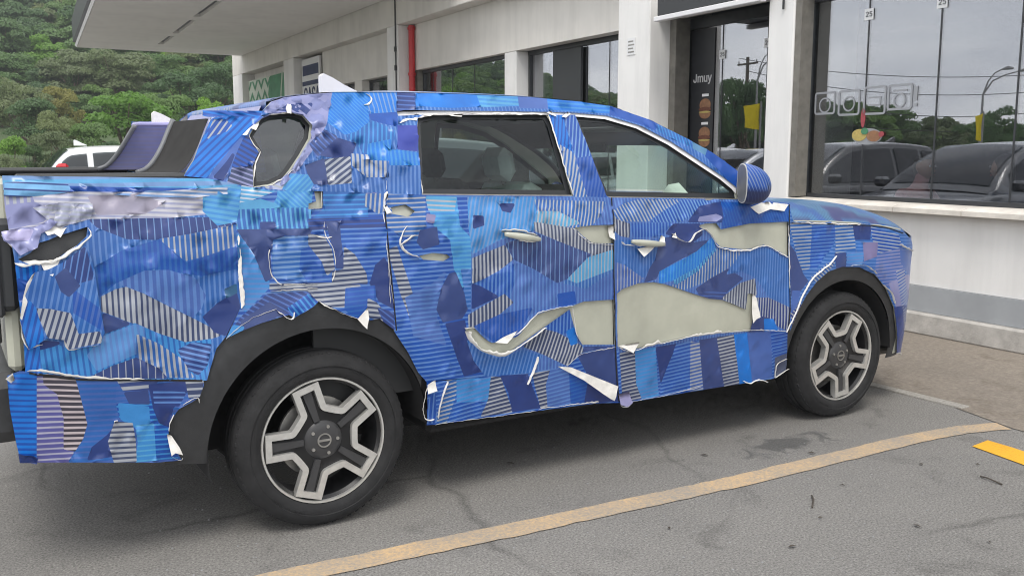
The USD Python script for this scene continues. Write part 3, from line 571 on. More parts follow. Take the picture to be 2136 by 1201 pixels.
def tree(loc, h, w, kind, lab, rz=0.0, seed=0, group='trees at the foot of the hill', name=None, base=.28, nleaf=5200):
    key = (kind, seed); p = None
    nm = name or {'leaf_bright': 'leafy_tree', 'leaf_yellow': 'flowering_tree', 'leaf_dark': 'dark_tree', 'leaf_mid': 'broadleaf_tree', 'leaf_olive': 'olive_tree'}[kind]
    x = UsdGeom.Xform.Define(stage, fresh('/World', nm)); x.AddTranslateOp().Set(Gf.Vec3d(*map(float, loc))); x.AddRotateZOp().Set(float(rz)); x.AddScaleOp().Set(Gf.Vec3f(w, w, h)); p = x.GetPrim(); keys(p, lab, 'tree', group)
    if key in PROTO:
        p.GetReferences().AddInternalReference(PROTO[key]); p.SetInstanceable(True); return
    PROTO[key] = p.GetPath(); cm, cs = crown_mesh(seed+11, nleaf, .023, .5, 1.0, base); put(p, 'crown', cm, kind); put(p, 'trunk', trunk_mesh(seed, cs, base, .03), 'bark')
def vpoint(px, r):
    # the point at horizontal distance r seen in the direction of a traced column
    d = ray(px, 319); a = math.atan2(d[0], d[1]); return np.array([CAM[0]+r*math.sin(a), CAM[1]+r*math.cos(a)]), math.degrees(a)
def hilltree(px, r, y_top, width_px, kind, lab, seed, **k):
    P, a = vpoint(px, r); cz = math.cos(math.atan((px-IW/2)/FPX)); zt = CAM[2] + (319-y_top)/FPX*r*cz; zb = float(hill_z(np.array(a), np.array(float(r)))) - .2; w = width_px/FPX*r*cz
    tree((P[0], P[1], zb), max(zt-zb, 1.2), w*1.1, kind, lab, rz=px*7 % 360, seed=seed, **k)
for args in ((262, 57, 203, 185, 'leaf_bright', 'bright green round leafy tree standing behind the white car', 1),
             (133, 66, 190, 80, 'leaf_yellow', 'yellow orange flowering tree left of the bright green round tree', 2),
             (42, 64, 168, 120, 'leaf_olive', 'olive yellow tree at the far left above the bushes', 3),
             (70, 58, 215, 120, 'leaf_dark', 'dark green tree below the olive yellow tree at far left', 4),
             (128, 54, 238, 95, 'leaf_olive', 'grey green tree in front of the yellow flowering tree', 5),
             (190, 53, 262, 90, 'leaf_mid', 'mid green low tree directly left of the bright green round tree', 4),
             (352, 60, 205, 110, 'leaf_mid', 'mid green tree directly right of the bright green round tree', 1),
             (395, 68, 165, 130, 'leaf_dark', 'dark green spreading tree left of the building corner', 2),
             (455, 72, 142, 120, 'leaf_dark', 'dark green tall tree touching the building corner', 5),
             (445, 58, 210, 80, 'leaf_bright', 'yellow green small tree beside the building corner above the pickup', 3),
             (255, 78, 118, 150, 'leaf_olive', 'pale olive broad tree under the canopy corner', 1),
             (165, 80, 112, 130, 'leaf_olive', 'pale green tree just left below the canopy corner', 5),
             (330, 84, 122, 120, 'leaf_mid', 'mid green crown close under the middle of the canopy edge', 2),
             (20, 84, 110, 130, 'leaf_mid', 'mid green crown at the left edge above the olive tree', 5)):
    hilltree(*args)
for args in ((20, 46, 288, 80, 'leaf_bright', 'light green bush at the left edge beside the parking lot', 4), (105, 47, 278, 85, 'leaf_olive', 'pale green round bush behind the white car tail', 2), (60, 47, 302, 70, 'leaf_dark', 'dark low bush between the two pale bushes', 1),
             (22, 44, 325, 60, 'leaf_olive', 'dry pale low bush at the far left edge of the lot', 5), (160, 48, 298, 80, 'leaf_mid', 'green bush just above the roof of the white car', 3), (225, 48, 300, 70, 'leaf_dark', 'dark green bush behind the pickup buttress', 4)):
    hilltree(*args, name='bush', group='bushes along the edge of the lot', base=.05)
# the wood covering the hillside
fo = UsdGeom.PointInstancer.Define(stage, '/World/hillside_forest'); keys(fo.GetPrim(), 'dense green forest covering the hillside behind the parking lot', 'forest', None, 'stuff')
pp = []
for i, kd in enumerate(('leaf_dark', 'leaf_mid', 'leaf_olive', 'leaf_dark', 'leaf_mid', 'leaf_yellow', 'leaf_bright')):
    x = UsdGeom.Xform.Define(stage, fresh('/World/hillside_forest', 'forest_tree')); cm, cs = crown_mesh(50+i, 4200, .030, .5, 1.0, .10); put(x.GetPrim(), 'crown', cm, kd); put(x.GetPrim(), 'trunk', trunk_mesh(50+i, cs, .2, .03), 'bark'); pp.append(x.GetPath())
pos, ori, scl, pid = [], [], [], []; g = np.random.default_rng(23)
for (a0_, a1_, r0_, r1_, n) in ((-4, 20, 70, 90, 130), (-4, 20, 88, 125, 230), (-32, -4, 60, 170, 620), (-48, -32, 64, 150, 240), (-64, -48, 80, 170, 120), (-2, 19, 115, 185, 460)):
    a = g.uniform(a0_, a1_, n); r = np.sqrt(g.uniform(r0_**2, r1_**2, n)); z = hill_z(a, r)
    for k in range(n):
        h = g.uniform(3.2, 5.6)*(.62 if r[k] < 88 and a[k] > -4 else 1)*(.75 if a[k] < -40 else 1); w = h*g.uniform(.8, 1.2); pos.append(Gf.Vec3f(float(CAM[0]+r[k]*math.sin(math.radians(a[k]))), float(CAM[1]+r[k]*math.cos(math.radians(a[k]))), float(z[k]-.3)))
        t = g.uniform(0, math.pi); ori.append(Gf.Quath(math.cos(t), 0, 0, math.sin(t))); scl.append(Gf.Vec3f(w, w, h)); pid.append(int(g.choice(7, p=(.24, .25, .13, .12, .16, .02, .08))))
fo.CreatePositionsAttr(pos); fo.CreateOrientationsAttr(ori); fo.CreateScalesAttr(scl); fo.CreateProtoIndicesAttr(pid); fo.CreatePrototypesRel().SetTargets(pp)

# what stands across the lot and shows mirrored in the shop glass
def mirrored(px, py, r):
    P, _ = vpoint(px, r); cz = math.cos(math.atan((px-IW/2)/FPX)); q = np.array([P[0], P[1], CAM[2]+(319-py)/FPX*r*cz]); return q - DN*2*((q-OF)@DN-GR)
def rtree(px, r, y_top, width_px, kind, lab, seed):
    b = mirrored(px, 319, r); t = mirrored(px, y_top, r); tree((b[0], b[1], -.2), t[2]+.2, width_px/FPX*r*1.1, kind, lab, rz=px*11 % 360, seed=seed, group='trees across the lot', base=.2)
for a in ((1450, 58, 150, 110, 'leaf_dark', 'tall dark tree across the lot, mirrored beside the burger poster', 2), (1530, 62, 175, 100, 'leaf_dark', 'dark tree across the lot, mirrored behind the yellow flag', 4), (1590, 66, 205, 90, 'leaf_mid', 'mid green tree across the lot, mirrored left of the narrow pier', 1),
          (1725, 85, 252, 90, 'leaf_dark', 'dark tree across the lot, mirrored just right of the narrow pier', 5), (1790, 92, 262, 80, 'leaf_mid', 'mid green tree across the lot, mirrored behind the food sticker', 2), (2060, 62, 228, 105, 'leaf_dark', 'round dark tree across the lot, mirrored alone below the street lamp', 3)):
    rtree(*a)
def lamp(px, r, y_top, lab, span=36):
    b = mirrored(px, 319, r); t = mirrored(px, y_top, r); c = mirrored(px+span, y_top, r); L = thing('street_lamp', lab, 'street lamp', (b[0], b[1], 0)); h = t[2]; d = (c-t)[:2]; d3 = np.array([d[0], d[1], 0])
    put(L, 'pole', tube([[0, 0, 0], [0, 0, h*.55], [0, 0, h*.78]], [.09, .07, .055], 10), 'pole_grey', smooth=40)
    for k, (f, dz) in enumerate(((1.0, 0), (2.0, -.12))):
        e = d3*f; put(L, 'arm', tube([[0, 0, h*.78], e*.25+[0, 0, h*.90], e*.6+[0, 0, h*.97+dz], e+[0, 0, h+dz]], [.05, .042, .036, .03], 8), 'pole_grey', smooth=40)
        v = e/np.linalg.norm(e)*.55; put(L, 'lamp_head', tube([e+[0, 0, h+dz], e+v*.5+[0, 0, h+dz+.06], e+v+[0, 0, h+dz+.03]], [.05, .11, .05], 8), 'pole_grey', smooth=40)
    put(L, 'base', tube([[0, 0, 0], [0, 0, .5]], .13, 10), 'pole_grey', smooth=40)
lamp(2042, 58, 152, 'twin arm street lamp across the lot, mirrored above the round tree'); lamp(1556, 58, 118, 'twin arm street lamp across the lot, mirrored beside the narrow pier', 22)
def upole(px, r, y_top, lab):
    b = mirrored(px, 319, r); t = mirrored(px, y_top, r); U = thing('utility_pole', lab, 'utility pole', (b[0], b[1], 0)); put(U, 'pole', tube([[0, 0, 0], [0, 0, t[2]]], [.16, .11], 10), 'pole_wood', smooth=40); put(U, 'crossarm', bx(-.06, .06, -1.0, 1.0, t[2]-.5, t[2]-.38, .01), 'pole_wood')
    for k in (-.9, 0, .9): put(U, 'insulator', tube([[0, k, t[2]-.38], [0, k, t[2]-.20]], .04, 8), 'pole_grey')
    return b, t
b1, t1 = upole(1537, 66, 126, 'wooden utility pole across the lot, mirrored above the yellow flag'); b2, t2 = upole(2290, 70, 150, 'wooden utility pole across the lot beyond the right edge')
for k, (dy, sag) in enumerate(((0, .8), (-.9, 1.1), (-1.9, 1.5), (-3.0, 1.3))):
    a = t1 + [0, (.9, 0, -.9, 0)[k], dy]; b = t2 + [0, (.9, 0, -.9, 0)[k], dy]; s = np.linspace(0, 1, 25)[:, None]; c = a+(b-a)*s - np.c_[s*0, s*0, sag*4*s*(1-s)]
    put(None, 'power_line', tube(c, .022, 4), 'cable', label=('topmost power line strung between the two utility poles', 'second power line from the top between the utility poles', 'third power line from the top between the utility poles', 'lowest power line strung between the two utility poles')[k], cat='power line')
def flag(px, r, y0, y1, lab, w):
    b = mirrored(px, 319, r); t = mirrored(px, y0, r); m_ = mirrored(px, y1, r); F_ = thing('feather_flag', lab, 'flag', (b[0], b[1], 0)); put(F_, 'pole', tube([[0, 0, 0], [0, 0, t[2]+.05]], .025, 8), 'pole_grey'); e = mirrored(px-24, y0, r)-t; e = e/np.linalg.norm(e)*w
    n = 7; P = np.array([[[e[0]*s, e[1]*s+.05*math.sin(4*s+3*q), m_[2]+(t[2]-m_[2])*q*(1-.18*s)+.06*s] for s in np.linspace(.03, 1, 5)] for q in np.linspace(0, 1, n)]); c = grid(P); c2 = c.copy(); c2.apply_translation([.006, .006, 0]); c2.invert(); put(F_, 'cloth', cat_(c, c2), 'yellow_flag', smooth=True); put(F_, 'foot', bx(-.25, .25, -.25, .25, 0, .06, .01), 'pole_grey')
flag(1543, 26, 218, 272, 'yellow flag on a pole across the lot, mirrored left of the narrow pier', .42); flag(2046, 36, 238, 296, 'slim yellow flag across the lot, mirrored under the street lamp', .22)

# ================================================================== PARKED CARS
def make_car(name, lab, loc, paint, H=1.50, L=4.3, W=.88, hatch=True, tail=.80, group='cars parked in the bays beyond the pickup'):
    c = thing(name, lab, 'car', loc, 0, group); k = H/1.50; f = L/4.3
    X = np.array([0, .06, .20, .6, 1.2, 2.0, 2.9, 3.15, 3.55, 3.95, 4.18, 4.28, 4.30])*f; ZT = np.array([.70, .90, .97, 1.0, 1.0, .99, .985, .955, .90, .82, .72, .62, .55])*k; ZB = np.array([.45, .34, .28, .24, .22, .22, .22, .22, .23, .25, .30, .38, .45]); HW = np.array([.62, .76, .82, .86, .88, .885, .88, .875, .86, .82, .72, .60, .50])*W/.885
    xs = np.linspace(0, X[-1], 70); zt, zb, hw = (PchipInterpolator(X, q)(xs) for q in (ZT, ZB, HW)); rows = []
    for x, a, b, w in zip(xs, zt, zb, hw):
        u = [(0, b), (.80*w, b), (.97*w, b+.10), (w, b+.25), (w, (a+b)/2+.06), (.985*w, a-.13), (.955*w, a-.04), (.88*w, a-.004), (.5*w, a+.012), (0, a+.016)]; u = u + [(-p, q) for p, q in u[::-1][1:-1]] + [u[0]]; rows.append([[x, p, q] for p, q in u])
    b_ = grid(np.array(rows)); b_.fix_normals()
    for e in (0, -1):
        pass
    put(c, 'body', b_, paint, smooth=35); put(c, 'bumper', bx(L-.16, L+.02, -.72, .72, .30, .62, .06), paint); put(c, 'bumper', bx(-.03, .14, -.72, .72, .32, .66, .06), paint)
    xr0, xr1, xf1, xf0 = (.10, .52, 2.05, 3.02) if hatch else (.55, 1.25, 2.15, 3.02); xr0, xr1, xf1, xf0 = (q*f for q in (xr0, xr1, xf1, xf0)); zb0 = .985*k
    gx = np.array([xr0, (xr0+xr1)/2, xr1, (xr1+xf1)/2, xf1, xf1+(xf0-xf1)*.5, xf0]); gz = np.array([zb0, (zb0+H)/2+.06, H-.05, H, H-.035, (zb0+H)/2+.07, zb0-.005]); gzi = PchipInterpolator(gx, gz); gh = lambda z: .80*W/.885 - np.maximum(z-zb0, 0)*.36; rows = []
    for x in np.linspace(xr0, xf0, 46):
        z = float(gzi(x)); w = gh(z); rows.append([[x, -gh(zb0), zb0-.03], [x, -gh(zb0+(z-zb0)*.5), zb0+(z-zb0)*.5], [x, -w, z-.03], [x, -w*.92, z], [x, -w*.5, z+.018], [x, 0, z+.024], [x, w*.5, z+.018], [x, w*.92, z], [x, w, z-.03], [x, gh(zb0+(z-zb0)*.5), zb0+(z-zb0)*.5], [x, gh(zb0), zb0-.03]])
    gm = grid(np.array(rows)); gm.fix_normals()
    if gm.face_normals[:, 2].mean() < 0: gm.invert()
    put(c, 'cabin', gm, paint, smooth=40)
    def scr(xa, xb, nm):
        rows = []
        for t in np.linspace(.08, .90, 10):
            x = xa+(xb-xa)*t; z = float(gzi(x))+.012; w = gh(z)*.90; rows.append([[x, q*w, z+.018*(1-(q)**2)] for q in np.linspace(-1, 1, 11)])
        m = grid(np.array(rows)); m.fix_normals()
        if m.face_normals[:, 2].mean() < 0: m.invert()
        m.apply_translation([0, 0, .006]); put(c, nm, m, 'car_pane', smooth=True)
    scr(xf0, xf1, 'windscreen'); scr(xr0, xr1, 'rear_window')
    top = lambda x: float(gzi(x))-.075
    for s in (-1, 1):
        for (a, b) in ((xr0+.28, xr0+.62), (xr0+.70, (xr1+xf1)/2+.02), ((xr1+xf1)/2+.10, xf1+(xf0-xf1)*.62)):
            n = 9; lo = [(x, zb0+.03) for x in np.linspace(a, b, n)]; hi = [(x, max(top(x), zb0+.06)) for x in np.linspace(a, b, n)]; m = grid(np.array([[[x, s*(gh(z)+.008), z] for x, z in lo], [[x, s*(gh((z+zb0)/2)+.012), (z+zb0)/2] for x, z in hi], [[x, s*(gh(z)+.010), z] for x, z in hi]])); put(c, 'side_window', m, 'car_pane', smooth=True)
        hl_ = [(L-.42*f, .70*k), (L-.10, .62*k), (L-.10, .70*k), (L-.40*f, .80*k)]; put(c, 'headlight', cat_(*[bx(L-.36*f, L-.12, min(s*.56, s*.76), max(s*.56, s*.76), .62*k, .75*k, .03)]), 'lamp_clear')
        put(c, 'tail_light', bx(.05 if tail < 1 else .30, (.26 if tail < 1 else .46)*f, min(s*.50, s*(.775 if tail < 1 else .745)), max(s*.50, s*(.775 if tail < 1 else .745)), tail*k, (tail+.18)*k, .04), 'tail_red')
        put(c, 'door_mirror', bx(xf0-.30, xf0-.14, min(s*.90, s*1.06), max(s*.90, s*1.06), zb0+.02, zb0+.15, .035), paint)
        put(c, 'door_handle', cat_(bx(xr0+1.15, xr0+1.30, min(s*.875, s*.895)*W/.885, max(s*.875, s*.895)*W/.885, .83*k, .86*k, .006)), 'steel')
        for xw in (.78*f, 3.42*f):
            wg = group_part(c, 'wheel'); A = np.eye(4); A[:3, 3] = [xw, s*(W-.005), .32]
            if s > 0: A[1, 1] = -1
            for nm, m, mt in (('tyre', lathe([(.21, .02), (.24, 0), (.30, .005), (.32, .03), (.32, .17), (.30, .2), (.2, .2)][::-1], 36), 'rubber'), ('rim', lathe([(.001, .012), (.05, .012), (.06, .02), (.19, .015), (.212, .004), (.215, .02)][::-1], 30), 'rim_silver')):
                m.apply_transform(A)
                if s > 0: m.invert()
                put(wg, nm, m, mt, smooth=40)
    put(c, 'grille', bx(L-.03, L+.03, -.42, .42, .50, .60, .012), 'dark_frame'); put(c, 'number_plate', bx(L+.021, L+.03, -.22, .22, .36, .47, .004), 'decal_white'); put(c, 'number_plate', bx(-.045, -.032, -.22, .22, .60, .71, .004), 'decal_white')
    put(c, 'roof_antenna', fin([xr1+.1, 0, H+.015]).apply_scale(1.0), paint)
glass_mat('car_pane', (.10, .12, .12), .06)
fn = [(0, .02), (0, .075), (.012, .085), (.05, .07), (.11, .038), (.17, .012), (.18, 0), (0, 0)]
def fin(loc, w=.04):
    m = extrude(Polygon(fn), w); A = np.eye(4); A[:3, 0] = [1, 0, 0]; A[:3, 1] = [0, 0, 1]; A[:3, 2] = [0, -1, 0]; A[:3, 3] = loc; m.apply_transform(A); return m
make_car('parked_car', 'dark grey hatchback in the bay directly beyond the pickup', (.62, 2.75, 0), 'car_grey', H=1.66, L=4.15)
make_car('parked_car', 'black car in the second bay beyond the pickup', (.66, 5.45, 0), 'car_black', H=1.68, L=4.2)
make_car('parked_car', 'silver car parked between the black car and the white hatchback', (.75, 8.1, 0), 'car_silver', H=1.60, L=4.0)
make_car('parked_car', 'white tall hatchback with red tail lights behind the pickup bed', (-.12, 11.0, 0), 'car_white', H=1.63, L=4.4, tail=1.10)
make_car('parked_car', 'white car parked farthest along the building front', (.95, 13.8, 0), 'car_white', H=1.52, L=4.2)
gp = thing('gate_post', 'square white masonry post at the lot edge left of the white car', 'post', (-.95, 12.9, 0)); put(gp, 'shaft', bx(-.16, .16, -.16, .16, 0, 1.46, .01), 'white_wall'); put(gp, 'cap', bx(-.19, .19, -.19, .19, 1.46, 1.54, .015), 'kerb_concrete')

# ================================================================== WRAPPED PICKUP
TR = thing('pickup_truck', 'large crew cab pickup wrapped in torn blue striped camouflage film', 'pickup truck')
RW = .37; XF = 3.155; YS = .93
_h = PchipInterpolator([.0, .25, .38, .50, .70, .95, 1.17, 1.25, 1.32, 1.40, 1.47, 1.72, 1.80, 1.95], [.86, .885, .905, .916, .926, .930, .926, .914, .893, .874, .85, .735, .69, .60])
def S(x, z):
    x = np.asarray(x, float); z = np.asarray(z, float)
    s = _h(np.clip(z, 0, 1.95)) - 1.45*np.maximum(0, x-3.60)**2 - .9*np.maximum(0, -1.02-x)**2
    s = s - .035*np.clip((x-2.4)/1.2, 0, 1)*np.clip((z-1.0)/.25, 0, 1)
    for xc in (0.0, XF):
        r = np.hypot(x-xc, z-RW); s = s + .022*np.exp(-((r-.54)/.09)**2)*np.clip((z-.3)/.3, 0, 1)
    return s
def surf(px, py):
    y = -.9
    for _ in range(14):
        p = at(px, py, 1, y); y = .35*y + .65*(-float(S(np.clip(p[0], -1.3, 4.0), p[2])))
    p = at(px, py, 1, y); return p[0], p[2]
def dens(pts, closed=True, step=7):
    p = list(pts) + ([pts[0]] if closed else []); out = []
    for a, b in zip(p[:-1], p[1:]):
        n = max(1, int(math.hypot(b[0]-a[0], b[1]-a[1])/step))
        out += [(a[0]+(b[0]-a[0])*i/n, a[1]+(b[1]-a[1])*i/n) for i in range(n)]
    return out if closed else out + [p[-1]]
def side_poly(pts):
    return Polygon([surf(*p) for p in dens(pts)]).buffer(0)
def smooth_px(pts, n=6):
    # Catmull-Rom through the traced points
    p = np.array(pts, float); P = np.vstack([2*p[0]-p[1], p, 2*p[-1]-p[-2]]); out = []
    for i in range(1, len(P)-2):
        for t in np.linspace(0, 1, n, endpoint=False):
            a, b, c, d = P[i-1], P[i], P[i+1], P[i+2]
            out.append(.5*(2*b + (c-a)*t + (2*a-5*b+4*c-d)*t*t + (3*b-a-3*c+d)*t**3))
    return [tuple(x) for x in out] + [tuple(p[-1])]
def cells(poly, c=.055):
    x0, z0, x1, z1 = poly.bounds; out = []
    for i in range(int(math.floor(x0/c)), int(math.floor(x1/c))+1):
        s = poly.intersection(sbox(i*c, z0-1, (i+1)*c, z1+1))
        for p in polys(s):
            a, b = p.bounds[1], p.bounds[3]
            for j in range(int(math.floor(a/c)), int(math.floor(b/c))+1):
                out += polys(p.intersection(sbox(i*c-1, j*c, (i+1)*c+1, (j+1)*c)))
    return out
def lift(V2, off):
    x, z = V2[:, 0], V2[:, 1]; o = off(x, z) if callable(off) else np.full(len(x), float(off)); return np.c_[x, -(S(x, z)+o), z]
def normals(V2, off):
    e = .004; f = lambda a: (lambda s: s)(lift(a, off)[:, 1]); d = np.zeros_like(V2)
    gx = (f(V2+[e, 0])-f(V2-[e, 0]))/(2*e); gz = (f(V2+[0, e])-f(V2-[0, e]))/(2*e)
    n = np.c_[gx, -np.ones(len(V2)), gz]; return n/np.linalg.norm(n, axis=1, keepdims=True)
def raw_mesh(parent, name, v, f, n, material, attrs=None, label=None):
    m = UsdGeom.Mesh.Define(stage, fresh(str(parent.GetPath()), name))
    m.CreatePointsAttr(Vt.Vec3fArray.FromNumpy(v.astype(np.float32))); m.CreateFaceVertexCountsAttr(Vt.IntArray.FromNumpy(np.full(len(f), 3, np.int32)))
    m.CreateFaceVertexIndicesAttr(Vt.IntArray.FromNumpy(f.astype(np.int32).ravel())); m.CreateSubdivisionSchemeAttr('none')
    if n is not None:
        m.CreateNormalsAttr(Vt.Vec3fArray.FromNumpy(n.astype(np.float32))); m.SetNormalsInterpolation('vertex')
    for k, a in (attrs or {}).items():
        pv = UsdGeom.PrimvarsAPI(m).CreatePrimvar(k, T.Color3fArray if a.ndim == 2 else T.FloatArray, 'vertex')
        pv.Set(Vt.Vec3fArray.FromNumpy(a.astype(np.float32)) if a.ndim == 2 else Vt.FloatArray.FromNumpy(a.astype(np.float32)))
    UsdShade.MaterialBindingAPI.Apply(m.GetPrim()).Bind(M[material]); keys(m.GetPrim(), label); return m.GetPrim()
def sheet_mesh(poly, off, c=.055):
    V, F, k = [], [], 0
    for p in cells(poly, c):
        v, f = tri(p); V.append(v); F.append(f+k); k += len(v)
    V = np.vstack(V); F = np.vstack(F); return lift(V, off), F[:, ::1], normals(V, off), V
MIRROR = np.array([1, -1, 1.0])
def both(parents, name, v, f, n, material, attrs=None, label=None):
    f = fix(v, f, n); raw_mesh(parents[0], name, v, f, n, material, attrs, label)
    if parents[1] is not None: raw_mesh(parents[1], name, v*MIRROR, f[:, ::-1], n*MIRROR, material, attrs)
def fix(v, f, n):
    g = np.cross(v[f[:, 1]]-v[f[:, 0]], v[f[:, 2]]-v[f[:, 0]]); bad = (g*n[f[:, 0]]).sum(1) < 0; f = f.copy(); f[bad] = f[bad][:, ::-1]; return f

# inks
az, sky_, roy, med, nav = (.006, .18, .62), (.045, .26, .60), (.008, .080, .38), (.022, .125, .41), (.019, .045, .19)
vio, pur, lav, wht, dk = (.060, .135, .41), (.036, .066, .21), (.25, .27, .47), (.40, .43, .46), (.045, .065, .14)
cy, lt, tea, gr, paleb = (.09, .36, .61), (.105, .235, .54), (.022, .115, .23), (.065, .085, .15), (.16, .30, .54)
P0 = .0195
def wr(x, z):
    # slack film: shallow ripples and drawn creases, deeper high on the body and towards the rear
    x = np.asarray(x, float); z = np.asarray(z, float); o = x*0
    p = np.stack([x*5+z*2, o, z*7-x*1.5], -1); q = np.stack([x*21, o+3, z*25], -1); c = np.stack([x*1.1+z*1.6, o+7, z*11-x*4.5], -1)
    crease = np.exp(-(np.abs(meshkit.fbm(c, 2, 31)-.5)/.018)**2); d = .7+.9*np.clip((z-.9)/.5, 0, 1)+.6*np.clip((.8-x)/1.6, 0, 1)+.9*np.clip((z-1.15)/.25, 0, 1)*np.clip((.75-x)/.4, 0, 1)
    return .0055 + d*(.009*meshkit.fbm(p, 3, 5) + .0022*meshkit.noise(q, 9) + .004*crease)
def wr_deep(x, z):
    p = np.stack([np.asarray(x)*7, np.asarray(x)*0, np.asarray(z)*34], -1); return .006 + .030*meshkit.fbm(p, 3, 11)
def wr_crumple(x, z):
    p = np.stack([np.asarray(x)*16+np.asarray(z)*6, np.asarray(x)*0, np.asarray(z)*14-np.asarray(x)*5], -1); return .006 + .052*np.abs(meshkit.fbm(p, 3, 21)-.5)*2
def wrap(parents, name, outline, patches, holes=(), off=wr, c=.036, label=None):
    """One sheet of printed film: outline and patches are traced outlines, brought on to the body side; later patches cover earlier ones."""
    free = outline if isinstance(outline, (Polygon, MultiPolygon)) else side_poly(outline)
    for h in holes: free = free.difference(h if isinstance(h, (Polygon, MultiPolygon)) else side_poly(h))
    V, F, N_, A = [], [], [], {k: [] for k in ('ink', 'stripe_ink', 'stripe_at', 'stripe_share')}; k = 0
    for st_, pts in patches[::-1]:
        reg = free if pts is None else free.intersection((side_poly(pts) if not isinstance(pts, (Polygon, MultiPolygon)) else pts).buffer(-.006).buffer(.012).buffer(-.006))
        if reg.is_empty: continue
        free = free.difference(reg)
        base, stripe, ang, share, per = (tuple(st_) + (0, .45, 1.0))[:5] if len(st_) < 5 else st_
        for p in cells(reg, c):
            v, f = tri(p); V.append(v); F.append(f+k); k += len(v)
            a = math.radians(ang); wob = .25*meshkit.fbm(np.c_[v[:, 0]*5, v[:, 0]*0+ang, v[:, 1]*5], 2, 3)
            A['stripe_at'].append((v[:, 0]*math.cos(a)+v[:, 1]*math.sin(a))/(P0*per)+wob)
            A['ink'].append(np.tile(base, (len(v), 1))); A['stripe_ink'].append(np.tile(stripe, (len(v), 1))); A['stripe_share'].append(share*(.70+.6*meshkit.noise(np.c_[v[:, 0]*4, v[:, 0]*0+ang, v[:, 1]*4], 17)))
    V = np.vstack(V); F = np.vstack(F); A = {q: (np.vstack(a) if a[0].ndim == 2 else np.concatenate(a)) for q, a in A.items()}
    both(parents, name, lift(V, off), F, normals(V, off), 'wrap_film', A, label)
def plain(col): return (col, col, 0, .4, 1.0)
def vs(a, b, share=.45, ang=0, per=1.0): return (a, b, ang, share, per)
def hs(a, b, share=.45, ang=90, per=1.0): return (a, b, ang, share, per)
def torn(parents, pts, width, side=1, curl=.012, jag=.35, name='torn_edge', sm_=True, material='paper', base=.012):
    """A ragged white edge of torn film along a traced line, standing off the body and curling over."""
    p = np.array([surf(*q) for q in dens(smooth_px(pts) if sm_ and len(pts) > 2 else pts, False, 4)])
    L = np.r_[0, np.cumsum(np.linalg.norm(np.diff(p, axis=0), axis=1))]; t = np.linspace(0, L[-1], max(6, int(L[-1]/.006))); c = np.stack([np.interp(t, L, p[:, 0]), np.interp(t, L, p[:, 1])], 1)
    d = np.gradient(c, axis=0); d /= np.linalg.norm(d, axis=1, keepdims=True)+1e-9; n = np.stack([-d[:, 1], d[:, 0]], 1)*side; c = c + n*(.006*(meshkit.fbm(np.c_[t*40, t*0+3, t*0], 2, int(rng.integers(1e6)))-.5))[:, None]
    sd = rng.uniform(0, 50); si = int(rng.integers(1e6)); jg = min(.95, jag*1.7)
    w = width*.85*np.clip(1-jg + 1.5*jg*meshkit.fbm(np.c_[t*18, t*0+sd, t*0], 2, si) + 1.1*jg*(meshkit.noise(np.c_[t*75, t*0+sd, t*0], si+1)-.35), .05, 2.2)
    w = w*(.22+.78*np.clip((meshkit.noise(np.c_[t*9, t*0+sd, t*0+9], si+2)-.30)/.25, 0, 1)); w = w*np.clip(np.minimum(np.arange(len(t)), np.arange(len(t))[::-1])/3+.25, 0, 1); rows = []
    for s in (0, .35, .7, 1.0):
        q = c + n*(w*s)[:, None]; o = base + curl*math.sin(s*2.2); rows.append(lift(q, o))
    m = grid(np.stack(rows, 1)); nn_ = np.array(m.vertex_normals); nn_[nn_[:, 1] > 0] *= -1
    both(parents, name, np.array(m.vertices), np.array(m.faces), nn_, material)
def flap(parents, pts, name='loose_flap', material='paper', o0=.012, o1=.05, axis=(0, -1), label=None):
    """A loose tongue of film: the traced outline lifted off the body, more so towards its free end."""
    P = side_poly(pts); b = np.array(P.exterior.coords)@np.array(axis, float); lo, hi = b.min(), b.max()
    off = lambda x, z: o0 + (o1-o0)*((np.asarray(x)*axis[0]+np.asarray(z)*axis[1]-lo)/(hi-lo+1e-9))**1.6 + .008*meshkit.noise(np.stack([np.asarray(x)*30, np.asarray(x)*0, np.asarray(z)*30], -1), 4)
    v, f, n, _ = sheet_mesh(P, off, .03); both(parents, name, v, f, n, material, None, label)

def two(name):
    return (group_part(TR, name), group_part(TR, name))
bed, qtr, rdoor, fdoor, fen, bum, cab = two('bed_side'), two('quarter_panel'), two('rear_door'), two('front_door'), two('front_fender'), two('rear_bumper_side'), two('cab_frame')
sill = two('sill')

# wheel openings
hubR, hubF = (0.0, RW), (XF, RW)
openR = Point(*hubR).buffer(.47, 40); openF = Point(*hubF).buffer(.445, 40)
# traced outlines -------------------------------------------------
arch_r = [(430, 792), (440, 745), (462, 712), (500, 690), (545, 672), (600, 655), (612, 662), (650, 640), (663, 628), (690, 640), (720, 655), (760, 668), (790, 664), (820, 690), (850, 735), (870, 775), (885, 800), (880, 850), (878, 884)]
bed_o = [(3, 366), (430, 372), (500, 386), (490, 475), (500, 640), (470, 700), (450, 725), (430, 792), (250, 788), (52, 776), (48, 700), (38, 620), (30, 545), (10, 440)]
qtr_o = [(500, 386), (560, 398), (600, 398), (640, 398), (806, 402), (800, 440), (812, 560), (820, 640), (824, 690)] + arch_r[12:2:-1] + [(470, 705), (500, 640), (490, 475)]
rdoor_o = [(806, 402), (868, 406), (1180, 409), (1272, 412), (1276, 470), (1278, 600), (1280, 722), (1210, 735), (1180, 765), (1100, 778), (1000, 785), (910, 792), (888, 796)] + [(870, 775), (850, 735), (820, 690), (820, 640), (812, 560), (800, 440)]
